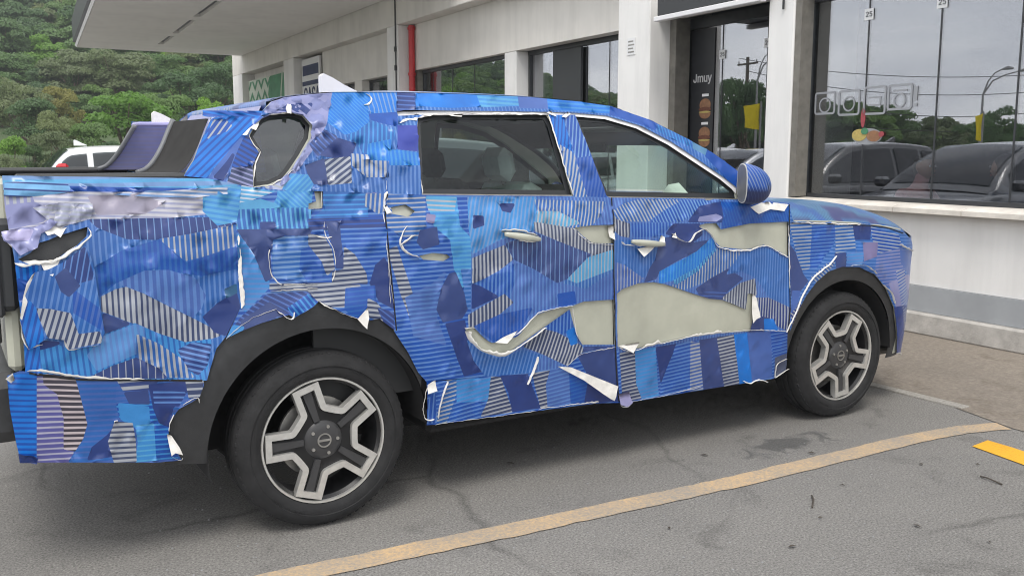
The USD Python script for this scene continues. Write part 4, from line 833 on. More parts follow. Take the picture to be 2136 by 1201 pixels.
fdoor_o = [(1272, 412), (1400, 413), (1530, 416), (1575, 418), (1642, 424), (1642, 470), (1643, 560), (1645, 640), (1640, 690), (1560, 692), (1430, 712), (1290, 735), (1280, 722), (1278, 600), (1276, 470)]
fen_o = [(1642, 424), (1650, 461), (1790, 463), (1842, 468), (1878, 478), (1898, 500), (1909, 550), (1908, 600), (1904, 660), (1897, 712), (1880, 738), (1868, 735), (1868, 690), (1862, 640), (1845, 600), (1822, 572), (1790, 557), (1755, 556), (1725, 566), (1700, 588), (1680, 615), (1662, 650), (1645, 690), (1643, 560), (1642, 470)]
sill_o = [(888, 796), (1000, 785), (1100, 778), (1180, 765), (1210, 735), (1280, 722), (1290, 735), (1430, 712), (1560, 692), (1640, 690), (1638, 772), (1612, 788), (1560, 797), (1460, 812), (1310, 838), (1240, 840), (1100, 858), (905, 884), (876, 886), (890, 850)]
bum_o = [(14, 782), (40, 772), (62, 773), (160, 786), (300, 789), (422, 790), (424, 800), (415, 826), (400, 836), (372, 850), (352, 880), (350, 905), (362, 930), (378, 958), (330, 962), (200, 962), (80, 962), (42, 957), (34, 925), (20, 850)]
quarter_w = [(534, 262), (548, 246), (565, 239), (605, 236), (630, 243), (646, 262), (642, 290), (622, 325), (602, 355), (588, 372), (562, 384), (530, 389), (527, 345), (540, 316), (520, 284)]
rear_w = [(869, 262), (872, 246), (900, 240), (1138, 239), (1152, 262), (1172, 335), (1192, 407), (876, 405)]
front_w = [(1198, 242), (1260, 247), (1325, 266), (1392, 301), (1452, 340), (1502, 373), (1529, 393), (1533, 414), (1264, 410), (1230, 330)]
roofline = [(545, 232), (562, 213), (590, 204), (640, 198), (690, 194), (830, 194), (960, 197), (1100, 203), (1200, 212), (1270, 222), (1350, 250), (1430, 290), (1480, 318), (1530, 353), (1562, 388), (1578, 418)]
cab_o = [(380, 367), (400, 335), (420, 285), (438, 246), (420, 242), (420, 231)] + roofline + [(1530, 416), (1272, 412), (868, 406), (640, 398), (560, 398), (500, 386), (430, 372)]

holes_w = [side_poly(q) for q in (quarter_w, rear_w, front_w)]
# painted metal beneath the film
def panel(parents, name, outline, cut=(), off=0.0, material='primer', c=.06):
    P = outline if isinstance(outline, (Polygon, MultiPolygon)) else side_poly(outline)
    for q in cut: P = P.difference(q)
    v, f, n, _ = sheet_mesh(P, off, c); both(parents, name, v, f, n, material)
GAP = .006
def inset(o): return side_poly(o).buffer(-.0025)
panel(bed, 'painted_panel', inset(bed_o), (openR,)); panel(qtr, 'painted_panel', inset(qtr_o), (openR,)); panel(rdoor, 'painted_panel', inset(rdoor_o), (openR,))
panel(fdoor, 'painted_panel', inset(fdoor_o)); panel(fen, 'painted_panel', inset(fen_o), (openF,)); panel(sill, 'sill_panel', inset(sill_o), (openR, openF), 0.0, 'black_plastic')
panel(bum, 'bumper_panel', inset(bum_o), (openR,), 0.0, 'grey_plastic'); panel(cab, 'painted_panel', inset(cab_o), holes_w)
# dark backing right behind the shut lines
panel((TR, TR), 'shut_line_seal', side_poly([(500, 386), (806, 402), (1272, 412), (1642, 424), (1645, 690), (1638, 765), (1290, 830), (905, 875), (880, 800), (824, 700), (700, 560), (500, 560)]), (openR, openF), -.022, 'liner', .1)
# black cladding round the wheels and the lower rear corner
clad_r = Point(*hubR).buffer(.66, 40).intersection(sbox(-.75, .30, .6, 1.05)).intersection(side_poly([(345, 970), (345, 880), (380, 800), (425, 760), (455, 700), (560, 625), (690, 620), (830, 655), (890, 770), (905, 880), (890, 905)]))
panel((TR, TR), 'arch_trim', unary_union([clad_r]).difference(openR).intersection(unary_union([sbox(-.75, .36, .0, 1.1), sbox(0, .50, .44, 1.1)])), (), -.004, 'black_plastic')
panel((TR, TR), 'arch_trim', Point(*hubF).buffer(.60, 40).difference(openF).intersection(sbox(2.5, .30, 3.80, 1.0)), (), -.004, 'black_plastic')
panel((TR, TR), 'rear_corner', side_poly([(345, 968), (345, 870), (372, 835), (430, 790), (450, 750), (470, 860), (470, 966)]), (openR,), -.002, 'black_plastic')

# ------------------------------------------------ film: bed side
tail_hole = side_poly([(36, 540), (62, 527), (82, 505), (100, 500), (118, 492), (150, 482), (181, 472), (178, 492), (158, 512), (130, 530), (108, 548), (60, 550)])
wrap(bed, 'wrap_film', bed_o, [
    (vs(med, lt, .38), None),
    (hs(cy, paleb, .5, 90, 1.4), [(0, 360), (440, 366), (500, 386), (440, 400), (0, 398)]),
    (plain(roy), [(90, 386), (240, 390), (420, 392), (430, 398), (200, 404), (60, 402)]),
    (hs((.36, .38, .52), (.60, .60, .62), .5, 86, .9), [(0, 398), (300, 400), (505, 388), (498, 440), (330, 456), (170, 456), (120, 478), (0, 480)]),
    (plain((.40, .37, .44)), [(180, 408), (290, 404), (340, 424), (300, 446), (200, 448)]),
    (vs(lav, wht, .4, 0, 1.1), [(0, 402), (62, 400), (72, 424), (0, 432)]),
    (plain(lav), [(0, 428), (70, 420), (108, 438), (90, 462), (40, 474), (0, 478)]),
    (vs(nav, paleb, .16, 0, 1.3), [(180, 456), (485, 452), (490, 470), (440, 486), (330, 500), (262, 498), (200, 474)]),
    (vs(med, wht, .42), [(325, 498), (400, 486), (492, 466), (492, 512), (440, 530), (386, 543), (350, 525)]),
    (hs(sky_, cy, .45, 80), [(420, 400), (500, 386), (492, 462), (450, 470), (420, 440)]),
    (vs(roy, med, .5), [(190, 560), (255, 520), (330, 498), (386, 546), (492, 512), (494, 560), (420, 575), (320, 560), (240, 590), (205, 620)]),
    (vs(vio, lt, .45, 0, 1.3), [(240, 590), (300, 563), (350, 562), (405, 578), (428, 615), (420, 640), (400, 662), (330, 625), (262, 598)]),
    (vs(dk, wht, .5), [(209, 618), (240, 602), (262, 597), (300, 612), (345, 635), (400, 662), (440, 682), (462, 698), (440, 705), (385, 712), (330, 694), (280, 675), (210, 648)]),
    (plain(pur), [(212, 650), (275, 674), (250, 684), (216, 694)]),
    (plain(nav), [(420, 660), (450, 632), (492, 606), (500, 640), (470, 700), (445, 692)]),
    (plain(tea), [(466, 602), (492, 590), (494, 610), (470, 622)]),
    (vs(sky_, med, .45, 4), [(52, 776), (48, 715), (90, 705), (140, 725), (216, 696), (280, 672), (330, 694), (385, 712), (440, 705), (430, 792), (250, 788)]),
    (vs((.10, .30, .62), lt, .45, 4), [(210, 700), (280, 674), (300, 680), (300, 730), (200, 772), (180, 740)]),
    (plain(nav), [(52, 700), (88, 708), (135, 712), (110, 722), (58, 735)]),
    (vs(med, wht, .42, 3), [(282, 694), (330, 715), (380, 748), (405, 787), (330, 786), (284, 760)]),
    (vs(pur, wht, .14, 0, 1.3), [(178, 788), (235, 760), (283, 744), (330, 766), (350, 788)]),
    (hs(nav, lt, .4, 70), [(368, 728), (400, 712), (440, 716), (432, 760), (412, 782), (392, 770)]),
    (vs(az, roy, .4), [(30, 548), (82, 552), (60, 600), (44, 650), (36, 620)]),
    (plain(roy), [(34, 578), (58, 585), (46, 640), (38, 620)]),
    (vs(az, roy, .45, -14), [(50, 690), (82, 690), (84, 780), (52, 778)]),
], holes=(tail_hole, openR), off=wr)
panel(bed, 'tail_lamp_recess', tail_hole.buffer(.01), (), .001, 'black_plastic')
# loose tongue of film behind the lamp: its own print, standing off the panel
wrap(bed, 'loose_film', [(72, 566), (100, 560), (130, 545), (176, 512), (186, 530), (196, 565), (206, 640), (216, 690), (206, 716), (172, 722), (142, 726), (132, 706), (96, 703), (60, 726), (46, 690), (40, 662), (52, 612)], [
    (vs(med, lt, .35, -14), None),
    (vs(roy, vio, .4, -14), [(150, 600), (205, 640), (216, 690), (150, 650)]),
    (vs(nav, lt, .22, -14), [(130, 545), (176, 512), (196, 580), (160, 590), (128, 565)]),
    (plain(pur), [(112, 575), (135, 556), (166, 594), (142, 618), (125, 606)]),
    (vs(dk, wht, .5, -18), [(70, 640), (104, 642), (145, 650), (162, 694), (206, 688), (214, 712), (140, 726), (128, 706), (98, 702)]),
    (vs(az, roy, .4, -16), [(40, 665), (60, 622), (74, 640), (92, 704), (60, 728)]),
], off=lambda x, z: .022 + .012*meshkit.fbm(np.stack([np.asarray(x)*9, np.asarray(x)*0, np.asarray(z)*9], -1), 3, 8))
torn(bed, [(30, 548), (70, 541), (104, 543), (118, 536)], .022, -1); torn(bed, [(92, 548), (120, 538), (140, 524), (178, 496), (181, 474)], .012, -1)
flap(bed, [(84, 549), (104, 540), (124, 542), (116, 558), (108, 574), (92, 566)], o1=.03)
flap(bed, [(66, 572), (74, 566), (62, 610), (52, 640), (44, 664), (40, 660), (46, 620), (54, 590)], o1=.04, axis=(-1, 0)); torn(bed, [(41, 664), (48, 694), (60, 726)], .007, -1); torn(bed, [(60, 727), (88, 716)], .007, 1, sm_=False)
torn(bed, [(132, 706), (142, 728), (172, 724), (206, 717), (216, 692)], .008, 1, .006); torn(bed, [(176, 512), (188, 534), (196, 562)], .006, -1, .004)
torn(bed, [(488, 476), (492, 520), (496, 580), (501, 642)], .017, 1, .006, .2)
torn(bed, [(372, 562), (430, 554), (478, 547)], .004, 1, .003, .1)
# crumpled film hanging at the rear corner
wrap(bed, 'crumpled_film', [(1, 482), (40, 474), (78, 470), (102, 456), (118, 462), (104, 476), (84, 486), (76, 514), (60, 522), (40, 531), (22, 510), (6, 500)], [(plain(lav), None), (plain((.42, .40, .62)), [(0, 480), (70, 476), (60, 500), (10, 500)])], off=lambda x, z: .018+wr_crumple(x, z), c=.018)
torn(bed, [(2, 490), (22, 512), (40, 531)], .010, 1); flap(bed, [(88, 478), (104, 462), (128, 466), (150, 462), (134, 478), (124, 494), (112, 486), (98, 490)], o1=.03)
wrap(bed, 'crumpled_film', [(66, 432), (120, 422), (190, 424), (188, 456), (150, 466), (118, 470), (96, 456)], [(hs((.42, .44, .56), wht, .45, 84, .8), None)], off=lambda x, z: .014+wr_crumple(x, z), c=.018)
wrap(bed, 'crumpled_film', [(200, 392), (330, 398), (440, 392), (470, 388), (470, 404), (400, 412), (300, 410), (210, 404)], [(hs(paleb, (.6, .62, .66), .5, 86, .8), None)], off=lambda x, z: .010+wr_deep(x, z), c=.02)
wrap(bed, 'crumpled_film', [(8, 380), (60, 376), (140, 384), (150, 400), (60, 410), (6, 408)], [(hs((.16, .40, .66), nav, .3, 86, 1.2), None)], off=lambda x, z: .010+wr_deep(x, z), c=.02)

# ------------------------------------------------ film: quarter panel behind the doors
beige_q = side_poly([(648, 388), (670, 383), (670, 434), (640, 436), (640, 424), (656, 420)])
wrap(qtr, 'wrap_film', qtr_o, [
    (hs(roy, lt, .42), None),
    (hs(sky_, lt, .3, 86), [(490, 486), (505, 490), (530, 530), (560, 585), (560, 600), (510, 650), (498, 640)]),
    (plain(pur), [(488, 474), (560, 474), (650, 476), (642, 492), (590, 490), (562, 520), (566, 580), (552, 588), (528, 530), (500, 492)]),
    (hs(cy, (.55, .62, .68), .45, 82, .8), [(486, 384), (575, 372), (590, 392), (520, 418), (486, 424)]),
    (hs(sky_, cy, .45, 45, .8), [(575, 388), (600, 384), (648, 384), (646, 470), (600, 466), (560, 436), (575, 410)]),
    (plain(cy), [(486, 424), (540, 414), (575, 425), (580, 440), (486, 446)]),
    (vs(med, cy, .4, 0), [(486, 436), (646, 432), (644, 476), (486, 478)]),
    (plain(nav), [(540, 462), (572, 462), (572, 478), (540, 478)]),
    (hs(med, sky_, .4), [(670, 380), (762, 380), (766, 456), (644, 458), (672, 436)]),
    (hs(nav, roy, .3), [(640, 456), (804, 452), (806, 474), (700, 476), (640, 480)]),
    (plain((.2, .2, .42)), [(758, 376), (800, 376), (800, 402), (760, 404)]),
    (vs(med, wht, .42, -12), [(758, 404), (800, 402), (800, 440), (786, 446), (758, 430)]),
    (hs(med, paleb, .45), [(566, 500), (590, 492), (640, 492), (640, 585), (570, 580), (566, 540)]),
    (hs(roy, lt, .4), [(625, 520), (680, 500), (680, 575), (640, 590), (622, 560)]),
    (hs(dk, wht, .5), [(640, 486), (674, 492), (690, 520), (696, 560), (680, 575), (668, 545), (640, 510)]),
    (plain(pur), [(676, 460), (706, 462), (716, 560), (698, 560), (692, 520)]),
    (hs(dk, wht, .5), [(714, 512), (738, 530), (762, 570), (765, 592), (690, 590), (690, 565), (714, 560)]),
    (plain(nav), [(780, 552), (800, 535), (812, 560), (822, 645), (788, 628), (768, 590)]),
    (hs(dk, wht, .5), [(560, 590), (690, 588), (764, 594), (728, 604), (716, 640), (660, 640), (640, 606), (560, 604)]),
    (hs(roy, med, .35), [(718, 600), (780, 594), (784, 640), (776, 668), (740, 664), (716, 645)]),
    (hs(nav, vio, .3, 60), [(468, 705), (500, 660), (555, 612), (640, 606), (664, 632), (610, 650), (545, 672)]),
    (plain(pur), [(500, 668), (560, 628), (600, 650), (545, 672), (500, 690)]),
    (vs(roy, sky_, .4, 35), [(596, 640), (640, 612), (664, 630), (612, 662)]),
    (plain(sky_), [(466, 700), (486, 676), (510, 680), (500, 694), (478, 705)]),
    (hs(dk, wht, .45, 80), [(764, 620), (784, 630), (800, 650), (800, 672), (764, 660)]),
    (vs(nav, vio, .35, 50), [(784, 640), (820, 650), (824, 690), (800, 676)]),
], holes=(beige_q, openR))
torn(qtr, [(640, 436), (670, 434), (670, 384)], .006, 1, .004, .2, sm_=False)
torn(qtr, [(690, 494), (640, 490), (590, 491), (566, 506), (558, 530), (560, 560), (570, 582), (592, 594), (660, 592)], .006, 1, .004, .25, name='filler_flap_edge'); torn(qtr, [(672, 462), (676, 492), (692, 520), (696, 552), (690, 585)], .004, 1, .003, .2, name='filler_flap_edge')
torn(qtr, [(562, 606), (600, 606), (660, 600)], .009, 1, .006); torn(qtr, [(470, 706), (492, 686), (530, 660), (575, 644)], .004, 1, .004); torn(qtr, [(575, 646), (604, 664), (612, 650)], .005, -1)
torn(qtr, [(663, 628), (690, 642), (722, 656), (760, 668)], .006, -1, .006); flap(qtr, [(742, 664), (764, 640), (766, 662), (760, 684), (752, 676)], o1=.03)

# ------------------------------------------------ film: rear door
hole_rd = [side_poly(smooth_px(q + [q[0]], 5)) for q in (
    [(968, 684), (985, 682), (1006, 702), (1026, 714), (1052, 704), (1078, 700), (1112, 660), (1150, 645), (1186, 638), (1180, 648), (1132, 682), (1080, 720), (1046, 742), (1000, 730), (978, 706)],)]
hole_rd += [side_poly([(1184, 640), (1215, 628), (1279, 624), (1281, 718), (1212, 718), (1198, 690)]), side_poly([(1194, 474), (1230, 470), (1276, 468), (1276, 508), (1232, 506), (1212, 492)]),
            side_poly([(1042, 482), (1080, 483), (1116, 491), (1112, 502), (1076, 498)]), side_poly([(872, 533), (900, 527), (930, 530), (936, 536), (922, 544), (880, 541)]), side_poly([(812, 432), (842, 426), (862, 440), (848, 452), (816, 446)])]
wrap(rdoor, 'wrap_film', rdoor_o, [
    (hs(roy, lt, .42), None),
    (hs(med, wht, .35), [(800, 404), (884, 408), (884, 470), (866, 500), (830, 490), (800, 470)]),
    (hs(sky_, cy, .5), [(884, 408), (950, 410), (955, 470), (985, 500), (982, 590), (962, 600), (944, 560), (936, 500), (900, 470)]),
    (hs(cy, wht, .4, 86), [(884, 412), (950, 412), (945, 440), (890, 440)]),
    (plain(pur), [(872, 480), (908, 472), (914, 510), (880, 520), (866, 505)]),
    (plain((.24, .22, .38)), [(886, 445), (906, 448), (900, 466), (884, 462)]),
    (hs(dk, wht, .5), [(806, 520), (826, 512), (842, 560), (868, 640), (852, 662), (832, 610)]),
    (hs(vio, lt, .45), [(842, 620), (900, 590), (930, 560), (915, 610), (910, 660), (930, 720), (860, 700), (852, 660)]),
    (plain(pur), [(908, 645), (918, 600), (934, 570), (948, 566), (966, 610), (974, 645), (962, 664), (922, 672)]),
    (plain(nav), [(926, 674), (968, 666), (974, 700), (992, 745), (1012, 772), (966, 784), (950, 744)]),
    (hs(med, lt, .45), [(958, 560), (982, 560), (982, 650), (972, 640)]),
    # right of the film joint
    (vs(vio, lt, .42), [(982, 410), (1278, 412), (1280, 722), (1210, 735), (1180, 765), (1010, 784), (980, 720), (980, 560)]),
    (vs(sky_, paleb, .4, -18), [(972, 410), (1116, 410), (1116, 478), (1040, 500), (982, 530), (974, 470)]),
    (plain(nav), [(984, 448), (1006, 450), (1008, 470), (984, 478)]), (plain(nav), [(1038, 424), (1072, 424), (1062, 444), (1044, 440)]),
    (vs(med, wht, .42, -16), [(1112, 416), (1262, 420), (1250, 448), (1232, 470), (1196, 476), (1120, 460)]),
    (vs(cy, wht, .4, -14), [(1116, 440), (1160, 440), (1210, 466), (1170, 474), (1116, 466)]),
    (vs(gr, wht, .45), [(1110, 462), (1196, 476), (1214, 496), (1276, 510), (1278, 560), (1224, 535), (1160, 502), (1112, 482)]),
    (vs(dk, wht, .42), [(982, 538), (1050, 510), (1068, 540), (1030, 570), (982, 592)]),
    (vs(pur, paleb, .18, 0, 1.3), [(1050, 508), (1112, 484), (1160, 502), (1232, 530), (1205, 572), (1160, 590), (1110, 560), (1070, 542)]),
    (vs(med, paleb, .4), [(1278, 545), (1276, 565), (1220, 602), (1170, 590), (1232, 536)]),
    (vs(cy, wht, .35), [(1224, 536), (1276, 520), (1278, 560), (1200, 590), (1180, 582)]),
    (vs(roy, lt, .4), [(984, 592), (1068, 548), (1072, 580), (1058, 640), (1020, 610)]),
    (plain(nav), [(982, 590), (1000, 596), (1040, 618), (982, 645)]),
    (vs(dk, wht, .42), [(974, 656), (1050, 612), (1070, 630), (1040, 655), (976, 690)]),
    (vs(roy, vio, .4), [(985, 680), (1040, 655), (1110, 640), (1080, 700), (1026, 712)]),
    (plain(roy), [(1160, 612), (1196, 606), (1200, 632), (1162, 640)]),
    (vs(roy, lt, .4), [(1130, 684), (1184, 645), (1194, 690), (1150, 700)]),
    (vs(med, lt, .45, -16), [(970, 705), (1046, 744), (1090, 728), (1130, 740), (1110, 776), (1010, 784), (985, 750)]),
    (vs(dk, wht, .45, -20), [(1088, 722), (1130, 684), (1160, 692), (1212, 720), (1222, 745), (1180, 762), (1130, 738)]),
    (plain(az), [(1178, 690), (1196, 680), (1202, 715), (1188, 720)]),
    (plain(pur), [(1216, 722), (1280, 720), (1280, 724), (1240, 740), (1212, 740)]),
], holes=hole_rd + [openR])
torn(rdoor, [(966, 690), (974, 706), (1000, 730), (1046, 743), (1082, 720), (1134, 682)], .022, 1, .02, .35); torn(rdoor, [(966, 684), (985, 681)], .02, 1, .02, .3, sm_=False)
flap(rdoor, [(1026, 712), (1052, 698), (1076, 688), (1060, 706), (1050, 714)], o1=.03)
torn(rdoor, [(1052, 706), (1080, 692), (1112, 658), (1150, 643), (1190, 636)], .009, 1, .012); torn(rdoor, [(1190, 642), (1198, 690), (1210, 716)], .006, -1)
torn(rdoor, [(1190, 473), (1212, 493), (1232, 507), (1276, 510)], .006, -1, .004); torn(rdoor, [(1040, 481), (1080, 482), (1118, 492)], .008, 1, .012); torn(rdoor, [(1118, 492), (1112, 503), (1076, 499)], .005, 1, .006)
torn(rdoor, [(845, 470), (832, 490), (830, 510), (842, 526), (872, 536)], .008, 1, .01); torn(rdoor, [(832, 512), (850, 500), (862, 490)], .014, 1, .012)
flap(rdoor, [(798, 404), (806, 396), (804, 430), (812, 442), (802, 446), (796, 430)], o1=.02); torn(rdoor, [(796, 440), (800, 452), (804, 500), (808, 560), (812, 632)], .007, -1, .003, .1); torn(rdoor, [(804, 500), (810, 560), (818, 632)], .004, -1, .002, .1)
flap(rdoor, [(1264, 470), (1278, 468), (1277, 500), (1266, 494)], o1=.02)
flap(rdoor, [(1158, 762), (1186, 764), (1274, 800), (1266, 830), (1258, 826), (1210, 790)], o0=.014, o1=.06, axis=(1, -.3))
torn(rdoor, [(1118, 742), (1108, 770), (1096, 800)], .008, 1, .012)
torn(rdoor, [(1180, 762), (1212, 737), (1280, 724)], .004, 1, .004)

# ------------------------------------------------ film: front door
hole_fd = [side_poly([(1455, 470), (1468, 466), (1490, 465), (1500, 478), (1540, 470), (1560, 466), (1641, 462), (1641, 534), (1632, 530), (1615, 520), (1600, 514), (1590, 510), (1570, 518), (1550, 520), (1520, 517), (1500, 515), (1487, 502), (1476, 484)]),
           side_poly([(1284, 612), (1296, 602), (1330, 590), (1360, 588), (1384, 592), (1420, 604), (1450, 614), (1476, 622), (1506, 625), (1530, 635), (1553, 645), (1557, 612), (1566, 612), (1572, 652), (1562, 690), (1500, 694), (1440, 702), (1380, 714), (1312, 730), (1286, 722)])]
wrap(fdoor, 'wrap_film', fdoor_o, [
    (vs(vio, lt, .42), None),
    (vs(med, wht, .45, 28), [(1262, 448), (1296, 425), (1330, 415), (1420, 416), (1380, 440), (1350, 462), (1282, 462)]),
    (vs(roy, paleb, .4, 24), [(1380, 440), (1420, 416), (1480, 418), (1455, 440), (1420, 462), (1350, 464)]),
    (plain(nav), [(1455, 430), (1500, 420), (1530, 440), (1510, 464), (1430, 464)]), (plain(lav), [(1456, 452), (1490, 446), (1505, 452), (1490, 462), (1452, 462)]),
    (vs(roy, med, .4, 20), [(1500, 420), (1642, 424), (1642, 462), (1560, 466), (1500, 478), (1505, 450)]),
    (vs(dk, wht, .42), [(1270, 450), (1290, 460), (1312, 466), (1310, 496), (1290, 492), (1276, 480)]),
    (vs(roy, lt, .4), [(1310, 465), (1400, 464), (1378, 492), (1318, 496)]),
    (plain(nav), [(1400, 466), (1458, 466), (1462, 490), (1440, 508), (1396, 492), (1384, 488)]),
    (plain(pur), [(1372, 498), (1398, 492), (1440, 506), (1486, 498), (1450, 524), (1410, 544), (1374, 565), (1366, 582), (1340, 590), (1360, 540)]),
    (vs(az, sky_, .45), [(1372, 566), (1410, 546), (1450, 524), (1485, 492), (1490, 516), (1450, 558), (1400, 585), (1372, 592)]),
    (vs(cy, med, .4), [(1400, 585), (1450, 558), (1490, 516), (1492, 524), (1450, 570), (1406, 594)]),
    (vs(med, wht, .42), [(1380, 592), (1408, 594), (1452, 566), (1494, 518), (1548, 522), (1540, 542), (1500, 570), (1460, 592), (1420, 606)]),
    (vs(vio, wht, .3), [(1280, 545), (1300, 550), (1345, 575), (1330, 590), (1290, 606), (1280, 606)]),
    (vs(med, lt, .36), [(1276, 500), (1372, 500), (1364, 540), (1340, 580), (1300, 552), (1278, 545)]),
    (plain(pur), [(1448, 602), (1480, 580), (1515, 560), (1548, 580), (1515, 608), (1500, 622), (1455, 612)]),
    (hs(pur, vio, .3, 84), [(1448, 610), (1510, 606), (1522, 616), (1506, 628), (1470, 624)]),
    (vs(med, lt, .35), [(1545, 524), (1590, 514), (1615, 524), (1642, 540), (1644, 640), (1600, 618), (1575, 580), (1545, 566), (1510, 572)]),
    (vs(gr, wht, .42), [(1502, 622), (1540, 590), (1572, 580), (1576, 612), (1560, 650), (1530, 636)]),
    (vs(nav, wht, .36), [(1574, 620), (1600, 620), (1644, 640), (1644, 692), (1620, 680), (1585, 660), (1572, 640)]),
    (plain(pur), [(1570, 655), (1600, 662), (1592, 692), (1556, 692)]), (plain(az), [(1590, 664), (1610, 664), (1622, 690), (1592, 690)]),
], holes=hole_fd)
torn(fdoor, [(1487, 503), (1500, 516), (1550, 521), (1590, 511), (1615, 521), (1641, 536)], .007, -1, .006); torn(fdoor, [(1454, 472), (1476, 486), (1488, 505)], .005, 1)
torn(fdoor, [(1286, 724), (1312, 731), (1380, 714), (1440, 702), (1500, 694)], .022, 1, .014, .3); flap(fdoor, [(1286, 720), (1330, 712), (1318, 728), (1313, 734), (1300, 726)], o1=.03)
flap(fdoor, [(1566, 611), (1573, 620), (1578, 660), (1568, 664), (1560, 672), (1562, 640)], o1=.035); torn(fdoor, [(1500, 694), (1560, 688), (1636, 690)], .006, 1, .004)
torn(fdoor, [(1292, 504), (1300, 510), (1340, 513), (1378, 512)], .008, 1, .012); flap(fdoor, [(1324, 518), (1366, 510), (1352, 522), (1332, 534)], o1=.04)
torn(fdoor, [(1398, 486), (1412, 500), (1432, 504), (1446, 486), (1462, 478)], .010, 1, .016); flap(fdoor, [(1394, 494), (1406, 484), (1404, 496)], o1=.03); flap(fdoor, [(1374, 490), (1382, 494), (1380, 512), (1366, 512)], o1=.025)
torn(fdoor, [(1641, 470), (1642, 520), (1643, 600)], .006, 1, .003, .15); torn(fdoor, [(1276, 500), (1277, 600), (1280, 715)], .003, 1, .002, .1, material='liner')

# ------------------------------------------------ film: fender
wrap(fen, 'wrap_film', fen_o, [
    (hs(med, lt, .38, 86), None),
    (hs(med, wht, .45), [(1642, 466), (1692, 468), (1694, 530), (1685, 560), (1670, 566), (1656, 520)]),
    (hs(roy, lt, .35), [(1690, 468), (1740, 470), (1736, 510), (1700, 560), (1686, 560)]),
    (hs(med, wht, .42), [(1738, 468), (1778, 468), (1782, 520), (1740, 528)]),
    (plain(nav), [(1776, 468), (1814, 472), (1812, 500), (1780, 500)]),
    (hs(roy, wht, .35, 82), [(1812, 472), (1872, 490), (1880, 515), (1830, 530), (1816, 500)]),
    (hs(lt, sky_, .4), [(1764, 525), (1800, 525), (1796, 552), (1764, 550)]),
    (plain(pur), [(1642, 505), (1656, 525), (1672, 570), (1684, 586), (1668, 606), (1648, 620)]),
    (plain(pur), [(1738, 528), (1762, 526), (1762, 556), (1742, 562)]), (plain((.20, .18, .34)), [(1796, 505), (1828, 505), (1826, 535), (1800, 545)]),
    (hs(vio, lav, .4), [(1826, 530), (1880, 515), (1890, 560), (1850, 600), (1822, 572)]),
    (plain(vio), [(1874, 520), (1898, 522), (1908, 560), (1892, 572), (1876, 548)]),
    (hs((.26, .26, .45), lav, .4, 70), [(1850, 590), (1890, 572), (1908, 575), (1904, 640), (1866, 640)]),
    (hs(vio, wht, .4, 100), [(1866, 565), (1884, 560), (1894, 650), (1880, 650)]),
    (plain(nav), [(1862, 640), (1904, 632), (1897, 738), (1866, 738)]), (hs(nav, wht, .3, 100), [(1880, 640), (1893, 640), (1890, 690), (1884, 690)]),
    (hs(nav, wht, .3, 60), [(1646, 650), (1665, 628), (1672, 640), (1650, 690)]), (plain(vio), [(1650, 605), (1668, 606), (1660, 640), (1646, 655)]),
    (hs(med, wht, .45, 55), [(1686, 580), (1722, 548), (1742, 545), (1726, 566), (1704, 590)]),
], holes=(openF,))
torn(fen, [(1740, 532), (1728, 548), (1692, 578), (1672, 610), (1656, 650), (1636, 692)], .007, 1, .008, .2); torn(fen, [(1644, 463), (1700, 464), (1792, 467)], .007, -1, .003, .15); torn(fen, [(1768, 553), (1800, 553), (1824, 570)], .004, 1)
torn(fen, [(1872, 508), (1886, 518), (1902, 524)], .012, 1, .01); torn(fen, [(1866, 735), (1880, 738), (1897, 712)], .010, 1, .012); torn(fen, [(1836, 592), (1854, 610), (1862, 632)], .004, 1)
torn(fen, [(1642, 470), (1643, 560), (1644, 600)], .005, -1, .003, .15)

